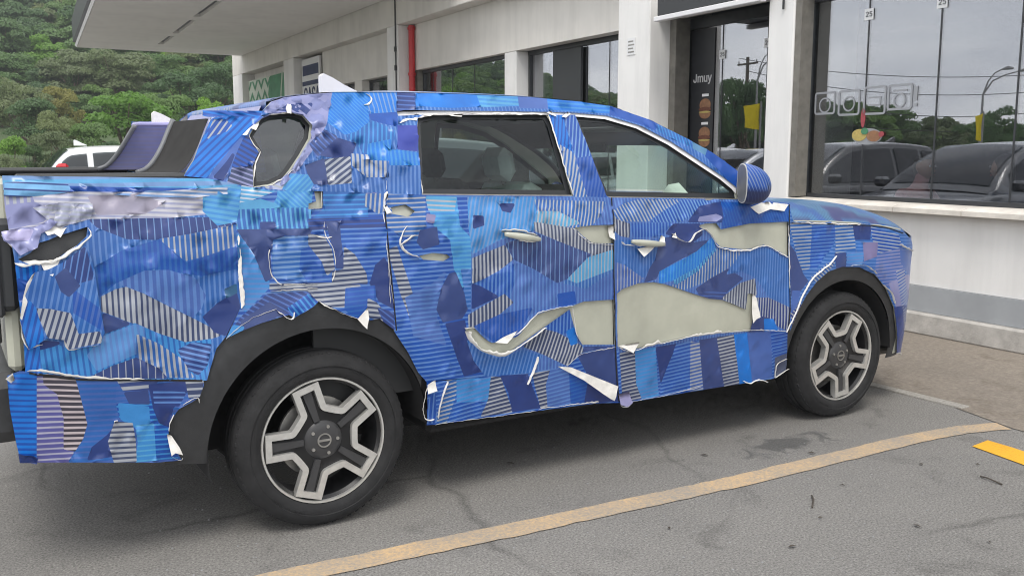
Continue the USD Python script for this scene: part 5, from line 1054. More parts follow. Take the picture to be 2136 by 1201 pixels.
# ------------------------------------------------ film: sill
wrap(sill, 'wrap_film', sill_o, [
    (hs(roy, lt, .42, 96), None),
    (hs(med, wht, .42, 96), [(905, 880), (930, 790), (960, 790), (930, 880)]),
    (hs(sky_, lt, .4, 96), [(950, 790), (1024, 786), (1018, 835), (950, 838)]),
    (hs(dk, wht, .42, 96), [(1022, 784), (1042, 784), (1068, 858), (1000, 868), (1016, 830)]),
    (plain(nav), [(1040, 782), (1098, 778), (1126, 850), (1066, 858), (1058, 818)]),
    (hs(dk, wht, .42, 96), [(1108, 776), (1146, 768), (1136, 800), (1142, 850), (1126, 852), (1112, 800)]),
    (hs(vio, lt, .4, 96), [(1146, 768), (1186, 764), (1190, 842), (1140, 848), (1136, 800)]),
    (hs(roy, med, .4, 96), [(1184, 764), (1232, 790), (1216, 838), (1188, 842)]), (plain(nav), [(1228, 770), (1284, 730), (1290, 836), (1216, 840)]), (plain(pur), [(1200, 738), (1280, 724), (1284, 800), (1234, 800)]),
    (hs(dk, wht, .42, 94), [(1290, 735), (1326, 728), (1328, 812), (1336, 830), (1296, 838)]),
    (hs(sky_, lt, .4, 94), [(1322, 728), (1364, 722), (1372, 826), (1336, 830), (1324, 800)]),
    (plain(nav), [(1364, 722), (1408, 715), (1400, 760), (1376, 800), (1370, 760)]),
    (hs(roy, lt, .42, 94), [(1408, 715), (1442, 710), (1440, 814), (1374, 826), (1376, 800)]),
    (hs(vio, wht, .42, 94), [(1438, 711), (1458, 712), (1464, 810), (1436, 815)]),
    (plain(pur), [(1456, 708), (1496, 700), (1508, 806), (1464, 812)]), (hs(dk, wht, .42, 94), [(1492, 700), (1530, 696), (1540, 800), (1508, 806)]),
    (plain(az), [(1528, 696), (1558, 692), (1566, 796), (1540, 800)]), (plain(vio), [(1556, 692), (1606, 690), (1608, 786), (1566, 797)]), (hs(roy, lt, .3, 94), [(1604, 690), (1640, 690), (1638, 740), (1612, 760)]),
    (plain(gr), [(1614, 745), (1640, 735), (1640, 775), (1612, 788)]),
    (vs(roy, lt, .4), [(886, 838), (906, 815), (910, 880), (880, 884)]),
], holes=(openR, openF))
torn(sill, [(905, 884), (1000, 871), (1115, 856)], .004, 1, .004); torn(sill, [(1120, 852), (1180, 844), (1245, 838)], .010, 1, .006); torn(sill, [(1312, 836), (1390, 822), (1458, 806)], .006, 1, .006)
flap(sill, [(1286, 820), (1308, 815), (1314, 838), (1302, 846), (1290, 842)], o1=.02, material='lavender'); torn(sill, [(1288, 842), (1302, 847), (1314, 836)], .005, -1)
torn(sill, [(1545, 792), (1560, 797), (1580, 790), (1598, 795)], .007, -1, .006); torn(sill, [(1612, 786), (1616, 760), (1636, 748)], .008, 1, .012); torn(sill, [(1612, 786), (1640, 768)], .009, 1, .012, sm_=False)
flap(sill, [(888, 800), (904, 790), (906, 812), (886, 818)], o1=.03); torn(sill, [(888, 806), (880, 845), (884, 870), (902, 872)], .006, -1, .01); torn(sill, [(930, 794), (918, 830), (910, 870)], .006, 1)
# ------------------------------------------------ film: rear bumper side
wrap(bum, 'wrap_film', bum_o, [
    (hs(vio, med, .4, 86), None),
    (hs(az, roy, .42, 82), [(14, 782), (78, 772), (78, 964), (42, 957), (34, 925), (18, 850)]),
    (hs((.10, .10, .30), (.40, .40, .50), .45, 84), [(76, 776), (140, 786), (160, 870), (150, 964), (76, 964)]),
    (hs((.05, .045, .06), (.55, .48, .48), .45, 82), [(88, 774), (156, 786), (168, 830), (182, 885), (174, 915), (160, 940), (132, 935), (132, 870), (118, 820), (90, 800)]),
    (hs(med, vio, .4, 84), [(156, 786), (242, 790), (240, 870), (226, 900), (225, 962), (140, 962), (172, 915), (182, 880), (168, 830)]),
    (plain(nav), [(222, 905), (236, 890), (232, 950), (180, 958), (190, 930)]),
    (hs(roy, sky_, .42, 86), [(240, 840), (330, 830), (352, 880), (352, 905), (372, 955), (280, 962), (290, 900), (248, 870)]),
    (plain(sky_), [(244, 838), (270, 840), (310, 846), (312, 880), (276, 890), (250, 872)]), (hs(sky_, cy, .4, 86), [(280, 885), (320, 880), (325, 958), (280, 962), (286, 920)]),
    (hs(gr, wht, .5, 84), [(238, 876), (276, 880), (282, 920), (284, 962), (236, 962), (224, 920)]),
    (plain(pur), [(256, 816), (308, 812), (312, 842), (268, 840)]), (hs(pur, wht, .4, 88, 1.4), [(240, 788), (330, 789), (320, 812), (256, 814)]),
    (plain(nav), [(308, 800), (392, 792), (390, 815), (360, 850), (352, 890), (330, 880), (318, 850)]), (hs(nav, lt, .35, 84), [(318, 812), (388, 816), (372, 846), (320, 840)]),
    (hs(dk, wht, .4, 88, 1.3), [(384, 788), (424, 790), (418, 826), (392, 830)]),
], holes=(openR,))
torn(bum, [(56, 773), (100, 776), (160, 786), (240, 791), (300, 790)], .012, 1, .006, .25); torn(bum, [(380, 843), (408, 828), (414, 838)], .006, 1, .008); torn(bum, [(360, 862), (351, 885), (350, 896)], .006, 1, .01)
flap(bum, [(346, 902), (356, 906), (372, 930), (378, 944), (362, 940), (354, 946)], o1=.03); flap(bum, [(10, 786), (26, 776), (30, 790), (22, 796)], o1=.03, axis=(-1, 0)); torn(bum, [(356, 950), (374, 958), (380, 952)], .008, 1); torn(bum, [(240, 884), (236, 876), (244, 874)], .004, 1)
wrap(bum, 'crumpled_film', [(36, 938), (60, 944), (78, 950), (76, 964), (40, 960)], [(plain(nav), None)], off=lambda x, z: .01+wr_crumple(x, z))

# ------------------------------------------------ film: cab (pillars, buttress, roof rail)
cut_cab = [side_poly(q) for q in ([(530, 258), (546, 243), (566, 236), (606, 234), (632, 241), (649, 260), (646, 292), (625, 328), (604, 359), (590, 375), (562, 388), (524, 391), (524, 346), (537, 318), (516, 284)],
                                  [(866, 262), (868, 246), (880, 240), (826, 242), (824, 234), (840, 230), (1140, 234), (1196, 236), (1262, 242), (1330, 262), (1396, 296), (1456, 336), (1506, 370), (1532, 390), (1536, 417), (1268, 412), (1262, 408), (1196, 240), (1142, 240), (1192, 409), (876, 407)])]
wrap(cab, 'wrap_film', cab_o, [
    (vs(med, lt, .4), None),
    (vs(az, roy, .42, -50), [(380, 370), (400, 335), (422, 285), (440, 246), (548, 240), (515, 272), (470, 325), (440, 352), (424, 384)]),
    (vs(roy, wht, .36, -42), [(424, 296), (442, 250), (468, 250), (482, 262), (470, 275), (440, 285)]),
    (hs(roy, az, .4, 80), [(418, 244), (418, 229), (545, 230), (540, 244)]),
    (plain(vio), [(424, 386), (442, 352), (505, 280), (506, 292), (486, 330), (464, 386)]), (plain(nav), [(440, 370), (470, 335), (496, 300), (480, 340), (462, 378)]),
    (hs(nav, roy, .45, 60), [(464, 390), (486, 330), (506, 285), (520, 282), (540, 318), (526, 348), (484, 350)]),
    (hs(dk, lav, .42, 68), [(466, 390), (480, 350), (526, 346), (524, 392)]),
    (plain(lav), [(545, 236), (562, 212), (590, 203), (640, 197), (690, 193), (694, 205), (676, 262), (644, 318), (612, 362), (598, 362), (640, 295), (640, 250), (610, 234), (566, 238)]),
    (hs(nav, lav, .3, 60, 2.0), [(560, 230), (600, 218), (640, 220), (632, 236), (600, 234)]),
    (vs(az, sky_, .35, 40, .7), [(690, 192), (764, 192), (766, 255), (738, 275), (714, 282), (678, 256)]),
    (vs(az, paleb, .3), [(764, 192), (824, 192), (822, 236), (764, 240)]), (plain(roy), [(764, 238), (824, 234), (826, 266), (770, 252)]),
    (vs(med, sky_, .42, -14), [(714, 284), (740, 274), (772, 252), (820, 272), (810, 335), (764, 332), (740, 300)]),
    (plain(nav), [(650, 300), (690, 285), (740, 300), (730, 328), (690, 330), (650, 322)]), (hs(pur, vio, .35, 40), [(640, 300), (672, 270), (700, 285), (655, 330)]),
    (vs(dk, wht, .42, -58), [(672, 332), (728, 326), (730, 382), (680, 386)]), (plain(pur), [(632, 345), (672, 330), (680, 386), (648, 384), (638, 365)]),
    (vs(med, wht, .45, -8), [(728, 320), (806, 326), (802, 370), (760, 370), (730, 345)]), (vs(az, sky_, .4, -6), [(764, 300), (812, 290), (808, 336), (766, 334)]),
    (vs(sky_, cy, .4, -50, .8), [(580, 392), (604, 362), (638, 364), (650, 384), (640, 400), (600, 400)]), (hs((.40, .45, .62), wht, .4, 70), [(420, 388), (470, 392), (560, 386), (600, 362), (584, 396), (500, 388), (430, 374)]),
    (plain((.035, .06, .36)), [(824, 262), (868, 262), (868, 316), (824, 312)]), (vs(sky_, az, .45, -8), [(806, 310), (868, 318), (872, 345), (806, 345)]), (vs(med, lt, .45, -8), [(806, 345), (872, 345), (880, 408), (804, 404)]),
    (hs(nav, vio, .3, 88), [(824, 190), (860, 190), (864, 236), (824, 236)]), (plain(az), [(862, 190), (1000, 190), (1010, 222), (940, 226), (864, 222)]), (hs(sky_, cy, .45, 88), [(990, 196), (1076, 200), (1082, 222), (1000, 224)]),
    (plain(vio), [(1076, 200), (1140, 204), (1140, 228), (1080, 226)]), (hs(az, sky_, .35, 88), [(1138, 204), (1270, 218), (1270, 238), (1140, 230)]),
    (plain(roy), [(1268, 220), (1350, 246), (1372, 262), (1360, 272), (1320, 256), (1268, 240)]), (vs(med, sky_, .4), [(1362, 258), (1432, 288), (1470, 312), (1462, 322), (1420, 300), (1366, 274)]), (plain((.10, .26, .42)), [(1440, 292), (1476, 312), (1470, 326), (1440, 310)]), (plain(roy), [(1470, 310), (1530, 350), (1580, 420), (1530, 392), (1466, 326)]),
    (vs(az, roy, .4, -22), [(1138, 234), (1168, 236), (1196, 330), (1162, 310)]), (vs(med, wht, .42, -22), [(1162, 300), (1196, 320), (1224, 410), (1190, 412)]), (vs(roy, paleb, .35, -22), [(1168, 236), (1198, 238), (1232, 330), (1200, 340)]), (vs(roy, vio, .45, -20), [(1196, 330), (1230, 325), (1264, 412), (1222, 412)]),
], holes=cut_cab)
# crumpled film round the quarter window
wrap(cab, 'crumpled_film', side_poly([(540, 250), (560, 216), (590, 205), (640, 199), (688, 196), (692, 206), (674, 262), (642, 320), (606, 372), (566, 398), (430, 386), (524, 392), (566, 386), (604, 355), (644, 290), (646, 262), (630, 242), (604, 235), (566, 238)]).buffer(0), [(plain((.20, .23, .44)), None), (hs(nav, lav, .35, 50, 2.2), [(566, 236), (600, 216), (650, 215), (640, 245), (610, 234)]), (plain((.4, .44, .66)), [(604, 372), (640, 320), (660, 290), (640, 290), (600, 352)])], off=lambda x, z: .010+.8*wr_crumple(x, z), c=.018)
torn(cab, [(546, 242), (600, 238)], .008, 1, .006, sm_=False); flap(cab, [(592, 226), (600, 208), (604, 222), (602, 238), (594, 236)], o1=.03); flap(cab, [(500, 282), (516, 268), (540, 250), (536, 262), (530, 272), (520, 268), (510, 282)], o1=.03)
torn(cab, [(515, 275), (526, 298), (540, 316)], .007, -1); torn(cab, [(540, 316), (528, 345), (522, 392)], .006, 1); torn(cab, [(524, 392), (562, 387), (590, 374), (612, 350)], .007, 1); torn(cab, [(436, 250), (418, 300), (392, 358)], .006, 1, .004, .2)
torn(cab, [(760, 196), (770, 206), (764, 216), (756, 220)], .008, 1, .01); torn(cab, [(818, 236), (820, 280), (808, 310), (802, 360), (802, 396)], .006, 1, .006)
torn(cab, [(1140, 240), (1168, 330), (1192, 408)], .006, 1, .003, .15); flap(cab, [(1134, 234), (1146, 232), (1156, 244), (1146, 240)], o1=.02); flap(cab, [(1166, 244), (1180, 234), (1186, 238), (1174, 246)], o1=.02)
torn(cab, [(868, 240), (866, 310), (878, 404)], .005, 1, .003, .15)
# pale gutter trim above the windows, running down the windscreen pillar
panel(cab, 'gutter_trim', side_poly([(824, 236), (840, 230), (1000, 229), (1140, 234), (1200, 235), (1264, 240), (1332, 260), (1398, 294), (1458, 333), (1508, 367), (1534, 390), (1533, 404), (1524, 394), (1500, 374), (1450, 341), (1391, 302), (1325, 268), (1260, 249), (1196, 243), (1140, 240), (900, 241), (872, 247), (830, 243)]), (), .006, 'white_trim')
torn(cab, [(880, 238), (960, 236), (1100, 236), (1138, 238)], .010, -1, .01, .4); flap(cab, [(826, 258), (840, 246), (866, 238), (872, 240), (864, 252), (850, 250)], o1=.03); flap(cab, [(930, 240), (962, 238), (958, 244), (940, 243)], o1=.02)
panel(cab, 'gutter_seal', side_poly([(822, 230), (1000, 226), (1140, 229), (1200, 231), (1200, 234), (1140, 233), (1000, 228), (824, 234)]), (), .009, 'dark_frame')
# side glass and belt moulding
for nm, q, g in (('quarter_window', quarter_w, 'quarter_glass'), ('rear_door_window', rear_w, 'dark_glass'), ('front_door_window', front_w, 'car_glass')):
    v, f, n, _ = sheet_mesh(side_poly(q).buffer(.012), -.012, .09); both((TR, TR), nm, v, f, n, g)
panel((TR, TR), 'belt_moulding', side_poly([(876, 404), (1192, 407), (1264, 410), (1534, 414), (1536, 419), (1264, 414), (1192, 411), (876, 409)]), (), .010, 'steel', .09)
panel((TR, TR), 'window_seal', side_poly(rear_w).buffer(.004).difference(side_poly(rear_w).buffer(-.022)), (), -.010, 'dark_frame'); panel((TR, TR), 'window_seal', side_poly(front_w).buffer(.004).difference(side_poly(front_w).buffer(-.024)), (), -.010, 'dark_frame')
panel((TR, TR), 'window_seal', side_poly(quarter_w).buffer(.004).difference(side_poly(quarter_w).buffer(-.014)), (), -.010, 'dark_frame')

def seam(parents, pts, w=.0035):
    P = LineString([surf(*q) for q in dens(smooth_px(pts, 4), False, 8)]).buffer(w, cap_style=2); v, f, n, _ = sheet_mesh(P, lambda x, z: wr(x, z)+.0025, .03); both(parents, 'shut_line', v, f, n, 'liner')
seam(rdoor, [(1272, 412), (1276, 470), (1278, 600), (1281, 722), (1284, 790), (1288, 836)]); seam(rdoor, [(805, 404), (800, 440), (812, 560), (820, 640), (824, 688)], .003); seam(fdoor, [(1642, 426), (1642, 470), (1643, 560), (1645, 640), (1641, 690)])
seam(fen, [(1646, 465), (1700, 466), (1790, 469), (1842, 474), (1880, 486)], .003); seam(bum, [(60, 776), (160, 789), (300, 791), (420, 792)], .0035)
def handle(parents, a, b):
    (x0, z0), (x1, z1) = surf(*a), surf(*b); t = np.linspace(0, 1, 9); P = np.c_[x0+(x1-x0)*t, -(S(x0+(x1-x0)*t, z0+(z1-z0)*t)+.020+.026*np.sin(np.pi*np.clip(t, .12, .88))), z0+(z1-z0)*t]; m = tube(P, .005+.008*np.sin(np.pi*np.linspace(.04, .96, 9))**.6, 10); v = np.array(m.vertices); v[:, 2] = P[:, 2].mean()+(v[:, 2]-P[:, 2].mean())*1.25
    m = tm(v, m.faces); both(parents, 'door_handle', np.array(m.vertices), np.array(m.faces), np.array(m.vertex_normals), 'primer')
handle(rdoor, (1046, 489), (1120, 497)); handle(fdoor, (1310, 504), (1378, 508))

# ------------------------------------------------ roof, windscreen, hood, bed, ends
def attr_mesh(parent, name, m, cells_ang):
    v = np.array(m.vertices); f = np.array(m.faces); n = np.array(m.vertex_normals); base, stripe, at_, sh = cells_ang(v)
    raw_mesh(parent, name, v, f, n, 'wrap_film', {'ink': base, 'stripe_ink': stripe, 'stripe_at': at_, 'stripe_share': sh})
def patchy(v, scale=2.2, seed=3):
    inks = [(az, roy), (roy, sky_), (med, wht), (nav, nav), (vio, lt), (tea, cy)]; k = (meshkit.noise(np.c_[v[:, 0]*scale, v[:, 1]*scale, v[:, 2]*0], seed)*8).astype(int) % 6
    return np.array([inks[i][0] for i in k]), np.array([inks[i][1] for i in k]), (v[:, 0]*.7+v[:, 1]*.7)/P0, np.where(k == 3, .0, .42)
rl = np.array([surf(*p) for p in dens(smooth_px(roofline[1:], 4), False, 8)])
cut = np.searchsorted(rl[:, 0], 1.66)
def loft(xz, crown, n=17, bulge=0.0, inset_=0.0, yy=None):
    rows = []
    for x, z in xz:
        s = float(S(x, z))-inset_; t = np.linspace(-1, 1, n); rows.append(np.c_[x+bulge*(1-t**2), t*s, z+crown*(1-t**2)])
    return grid(np.array(rows))
roof = loft(rl[:cut+1], .035); vv = np.array(roof.vertices); tt = vv[:, 1]/np.array([float(S(q[0], q[2])) for q in vv]); vv[:, 2] += .003 - .035*(1-np.clip(tt**2, 0, 1))*(1-np.clip((vv[:, 0]+.05)/.6, 0, 1)); roof.vertices = vv; roof.fix_normals()
if roof.face_normals[:, 2].mean() < 0: roof.invert()
attr_mesh(TR, 'roof', roof, patchy)
ws = loft(rl[cut::3], .02, 9, .16, .03); put(TR, 'windscreen', ws, 'car_glass', smooth=True)
sb_ = [q for q in rl[cut:] if q[1] > 1.575]; sh_ = loft(np.array(sb_), .02, 9, .16, .05); sh_.apply_translation([-.012, 0, -.012]); put(TR, 'shade_band', sh_, 'dark_frame', smooth=True)
for s in (-1, 1):
    pl = np.array([[x, s*(float(S(x, z))-.015), z] for x, z in rl[cut:]]); put(TR, 'windscreen_pillar', tube(pl-[.012, s*.02, .012], .018, 8), 'dark_frame', smooth=40)
hl = loft(rl[:cut+1], .01, 9, 0, .04); hl.vertices[:, 2] -= .05; put(TR, 'headlining', hl, 'headlining')
a0 = at(668, 192, 1, -.30)
put(TR, 'antenna_fin', fin([a0[0], -.28, 1.815]).apply_scale(1.0), 'white_trim')
# hood
hx = np.array([2.50, 2.62, 2.85, 3.10, 3.35, 3.60, 3.78, 3.90, 3.97]); hz = np.array([1.285, 1.285, 1.278, 1.268, 1.245, 1.198, 1.138, 1.075, 1.00]); he = np.array([1.185, 1.175, 1.165, 1.15, 1.128, 1.09, 1.045, .99, .93])
hzi, hei = PchipInterpolator(hx, hz), PchipInterpolator(hx, he); rows = []
for x in np.linspace(2.50, 3.97, 44):
    s = float(S(x, hei(x)))-.002; t = np.linspace(-1, 1, 41); prof = 1-np.clip((np.abs(t)-.62)/.38, 0, 1)**2.2; rows.append(np.c_[x+.05*(1-t**2)*np.clip((x-3.3)/.6, 0, 1), t*s, hei(x)+(hzi(x)-hei(x))*prof])
hood = grid(np.array(rows)); hood.fix_normals()
if hood.face_normals[:, 2].mean() < 0: hood.invert()
def hood_print(v):
    k = (meshkit.noise(np.c_[v[:, 0]*2.5, v[:, 1]*3, v[:, 2]*0], 13)*7).astype(int) % 4; inks = [((.02, .09, .20), (.12, .28, .42)), ((.045, .055, .16), (.045, .055, .16)), ((.03, .12, .30), (.10, .30, .48)), ((.02, .07, .26), (.06, .18, .42))]
    return np.array([inks[i][0] for i in k]), np.array([inks[i][1] for i in k]), (v[:, 0]*.55+v[:, 1]*.83)/(P0*.8), np.full(len(v), .42)
attr_mesh(TR, 'hood', hood, hood_print)
hs_ = [[x, -(float(S(x, hei(x)))+.008), float(hei(x))] for x in np.linspace(2.70, 3.62, 30)]; put(TR, 'hood_edge', tube(hs_, .006, 6), 'primer')
# front end
fr_rows = []
for z in np.linspace(.30, 1.0, 15):
    t = np.linspace(-1, 1, 33); s = float(S(3.95, min(z, .93)))*np.clip(1-.5*max(0, .45-z)**1.2, 0, 1); nose = 4.10 - .16*np.clip((z-.75)/.3, 0, 1)**2 - .10*np.clip((.5-z)/.2, 0, 1)
    fr_rows.append(np.c_[3.95+(nose-3.95)*(1-np.abs(t)**2.6), t*s, np.full(33, z)])
fr = grid(np.array(fr_rows)); fr.fix_normals()
if fr.face_normals[:, 0].mean() < 0: fr.invert()
attr_mesh(TR, 'front_end', fr, patchy)
put(TR, 'front_bumper_lip', bx(3.55, 4.0, -.72, .72, .26, .34, .03), 'black_plastic')
panel((TR, TR), 'nose_panel', sbox(3.66, .32, 3.955, 1.03), (openF,), -.003, 'primer'); 
wrap((TR, TR), 'nose_film', sbox(3.66, .34, 3.955, 1.03).difference(side_poly(fen_o).buffer(.002)).difference(openF.buffer(.16)), [(hs(vio, lav, .35, 84), None), (plain(nav), sbox(3.6, .3, 4, .62))], off=.004)
# bed: inner walls, floor, rail caps, bulkhead, tailgate
for s in (-1, 1):
    put(TR, 'bed_wall', bx(-1.06, -.12, min(s*.80, s*.83), max(s*.80, s*.83), .80, 1.43), 'black_plastic')
    pr_ = [[x, s*(.838-.0*x), 1.462+.004*math.sin(x*9)] for x in np.linspace(-1.10, -.40, 14)]
    rc = cat_(*[bx(-1.06, -.42, min(s*.77, s*.868), max(s*.77, s*.868), 1.438, 1.468, .012)]); put(TR, 'rail_cap', rc, 'black_plastic')
    # black facing that sweeps from the rail cap up the rear edge of the buttress
    edge = [(surf(*p)) for p in smooth_px([(356, 367), (378, 358), (396, 338), (412, 308), (426, 272), (436, 248)], 4)]
    wid = .40 if s < 0 else .24
    rowsb = [np.array([[x, s*(float(S(x, z))-.006), z], [x-.004, s*(float(S(x, z))-.03), z+.002], [x-.03, s*(float(S(x, z))-wid*.6), z], [x-.05, s*(float(S(x, z))-wid), z]]) for x, z in edge]
    mb = grid(np.array(rowsb)); put(TR, 'buttress_facing', mb, 'black_facing', smooth=True)
    lip = tube([[x-.05, s*(float(S(x, z))-wid), z+.004] for x, z in edge], .012, 6); put(TR, 'buttress_lip', lip, 'grey_plastic', smooth=True)
    inner = np.array([[[x-.05, s*(float(S(x, z))-wid), z], [max(x+.1, -.06), s*(float(S(x, z))-wid-.01), z]] for x, z in edge]); attr_mesh(TR, 'buttress_inner', grid(inner), lambda v: (np.tile((.27, .27, .40), (len(v), 1)), np.tile(lav, (len(v), 1)), v[:, 2]/P0, np.full(len(v), .35)))
    if s > 0: put(TR, 'buttress_top', bx(-.40, -.08, .54, .745, 1.672, 1.695, .008), 'lavender')
tp = at(318, 262, 1, .74); put(TR, 'torn_peak', fin([tp[0], .76, tp[2]-.012]), 'paper')
put(TR, 'bed_floor', bx(-1.06, -.12, -.80, .80, .78, .81), 'black_plastic')
put(TR, 'tailgate', bx(-1.12, -1.06, -.86, .86, .78, 1.455, .02), 'primer'); put(TR, 'tailgate_panel', bx(-1.145, -1.118, -.90, .90, .98, 1.30, .012), 'black_plastic')
for s in (-1, 1): put(TR, 'tail_lamp', bx(-1.135, -1.07, min(s*.72, s*.90), max(s*.72, s*.90), 1.0, 1.32, .02), 'dark_frame')
put(TR, 'rear_bumper', bx(-1.22, -1.04, -.86, .86, .52, .775, .05), 'black_plastic'); put(TR, 'tow_hook', bx(-1.19, -1.13, -.78, -.70, .86, 1.0, .015), 'black_plastic')
rwr = []
for z in np.linspace(1.40, 1.74, 10):
    t = np.linspace(-1, 1, 15); rwr.append(np.c_[-.34+.22*(z-1.40)/.34+0*t, t*(float(S(-.1, z))-.10), np.full(15, z)])
rw_ = grid(np.array(rwr)); attr_mesh(TR, 'rear_window_film', rw_, lambda v: (np.where((v[:, 2:] < 1.62), np.array([.20, .19, .44]), np.array([.32, .32, .52])), np.tile(lav, (len(v), 1)), v[:, 1]/P0, np.where(v[:, 2] > 1.62, .35, .1)))
sp = grid(np.array([[[x, t*(float(S(-.05, 1.74))-.03), z] for t in np.linspace(-1, 1, 41)] for x, z in ((-.02, 1.775), (-.10, 1.758), (-.125, 1.745), (-.125, 1.712), (-.06, 1.70))])); attr_mesh(TR, 'roof_spoiler', sp, patchy)
put(TR, 'bulkhead', bx(-.12, -.10, -.80, .80, .80, 1.41), 'black_plastic')
# underbody, floor, liners, door inner faces
put(TR, 'underbody', bx(-.35, 3.55, -.60, .60, .26, .55, .03), 'liner'); put(TR, 'underbody', bx(-1.0, -.352, -.60, .60, .52, .75, .03), 'liner'); put(TR, 'underbody', bx(.50, 2.62, -.86, .86, .30, .52, .02), 'liner'); put(TR, 'chassis', bx(-.98, -.50, -.82, .82, .52, .80, .02), 'liner')
put(TR, 'engine_bay', bx(2.55, 3.85, -.60, .60, .5, 1.05, .03), 'liner'); put(TR, 'fuel_tank', bx(.9, 1.9, -.55, -.2, .22, .3, .02), 'black_plastic')
for (hc, ro) in ((hubR, .47), (hubF, .445)):
    for s in (-1, 1):
        g = np.linspace(.0, math.pi+.2, 34); m = grid(np.array([[[hc[0]+ro*math.cos(a), s*y, hc[1]+ro*math.sin(a)] for y in (.915, .58)] for a in g])); put(TR, 'wheel_arch_liner', m, 'liner', smooth=True)
        put(TR, 'wheel_arch_back', bx(hc[0]-.46, hc[0]+.46, min(s*.57, s*.58), max(s*.57, s*.58), .30, .86), 'liner')
for s in (-1, 1):
    put(TR, 'door_card', bx(.0, 2.55, min(s*.80, s*.82), max(s*.80, s*.82), .50, 1.33), 'dash')
put(TR, 'cabin_floor', bx(-.1, 2.6, -.80, .80, .52, .56), 'dash')
# seats: rear bench and two front seats under plastic covers
def seat(x, y, w, nm, cover):
    g = group_part(TR, nm)
    put(g, 'cushion', bx(x, x+.48, y-w/2, y+w/2, .72, .88, .05), cover)
    m = bx(-.07, .07, -w/2, w/2, 0, .58, .05); m.apply_transform(trimesh.transformations.rotation_matrix(math.radians(-18), [0, 1, 0])); m.apply_translation([x, y, .84]); put(g, 'backrest', m, cover)
    for hy in ((-w*.3, w*.3) if w > 1 else (0,)):
        h = bx(-.045, .045, -.12, .12, 0, .17, .04); h.apply_transform(trimesh.transformations.rotation_matrix(math.radians(-12), [0, 1, 0])); h.apply_translation([x-.21, y+hy, 1.40]); put(g, 'headrest', h, cover)
        put(g, 'headrest_post', tube([[x-.18, y+hy, 1.34], [x-.205, y+hy, 1.42]], .012, 6), 'steel')
seat(.42, 0, 1.30, 'rear_bench', 'seat_cover'); seat(1.38, -.38, .50, 'front_seat', 'seat_cover'); seat(1.38, .38, .50, 'front_seat', 'seat_fabric')
put(TR, 'dashboard', bx(2.02, 2.50, -.78, .78, .95, 1.26, .06), 'dash'); put(TR, 'interior_mirror', bx(1.98, 2.01, -.16, .10, 1.545, 1.60, .012), 'dark_frame'); put(TR, 'sun_visor', bx(1.70, 1.98, -.62, -.16, 1.655, 1.675, .006), 'headlining')
sw = trimesh.creation.torus(.18, .018, 24, 10); sw.apply_transform(trimesh.transformations.rotation_matrix(math.radians(68), [0, 1, 0])); sw.apply_translation([1.92, .38, 1.12]); put(TR, 'steering_wheel', sw, 'dash', smooth=True)
pf = at(1470, 400, 1, -.45); put(TR, 'paper_sheet', tm([[2.08, -.5, 1.265], [2.38, -.5, 1.265], [2.38, -.35, 1.37], [2.30, -.35, 1.36]], [[0, 1, 2], [0, 2, 3]]), 'paper')
put(TR, 'bottle', tube([[.95, -.30, 1.10], [.95, -.30, 1.20], [.95, -.30, 1.26], [.95, -.30, 1.30]], [.035, .035, .03, .014], 12), 'seat_cover', smooth=40)
# door mirrors
def mirror(s):
    g = group_part(TR, 'door_mirror'); rows = []; c = np.array([2.31, s*.99, 1.385])
    for t in np.linspace(0, 1, 12):
        r = math.sqrt(max(0, 1-(t*.97)**2.4)); a = np.linspace(0, 2*np.pi, 25); rows.append(np.c_[np.full(25, c[0]-.05+.15*t), c[1]+.074*r*np.sign(np.cos(a))*np.abs(np.cos(a))**.75, c[2]-.02*t+.105*r*np.sign(np.sin(a))*np.abs(np.sin(a))**.75])
    TU = trimesh.transformations.rotation_matrix(s*math.radians(24), [0, 0, 1], c); m = grid(np.array(rows)); m.apply_transform(TU); m.fix_normals(); attr_mesh(g, 'housing', m, lambda v: (np.where(v[:, 2:] > 1.37, np.array(roy), np.array((.015, .025, .08))), np.tile((.17, .25, .42), (len(v), 1)), (v[:, 0]*.9+v[:, 2]*.4)/(P0*.8), np.where(v[:, 2] > 1.36, .35, .0)))
    a = np.linspace(0, 2*np.pi, 25)[:-1]; ring = np.c_[np.full(24, c[0]-.052), c[1]+.068*np.sign(np.cos(a))*np.abs(np.cos(a))**.75, c[2]+.098*np.sign(np.sin(a))*np.abs(np.sin(a))**.75]
    ring = trimesh.transformations.transform_points(ring, TU); v = np.vstack([ring, [ring.mean(0)]]); put(g, 'mirror_glass', tm(v, [[24, (i+1) % 24, i] for i in range(24)]), 'grey_plastic'); put(g, 'film_edge', tube(np.vstack([ring, ring[:1]]) + [.004, 0, 0], .004, 6), 'paper')
    st_ = tube([[2.36, s*.86, 1.29], [2.36, s*.93, 1.31], [2.36, s*1.0, 1.33]], [.05, .042, .045], 10); attr_mesh(g, 'stalk', st_, lambda v: (np.tile(nav, (len(v), 1)), np.tile(roy, (len(v), 1)), v[:, 0]/P0, np.full(len(v), .3)))
mirror(-1); mirror(1)
flap(fdoor, [(1560, 432), (1590, 420), (1640, 426), (1630, 440), (1600, 436), (1576, 446)], o1=.02)

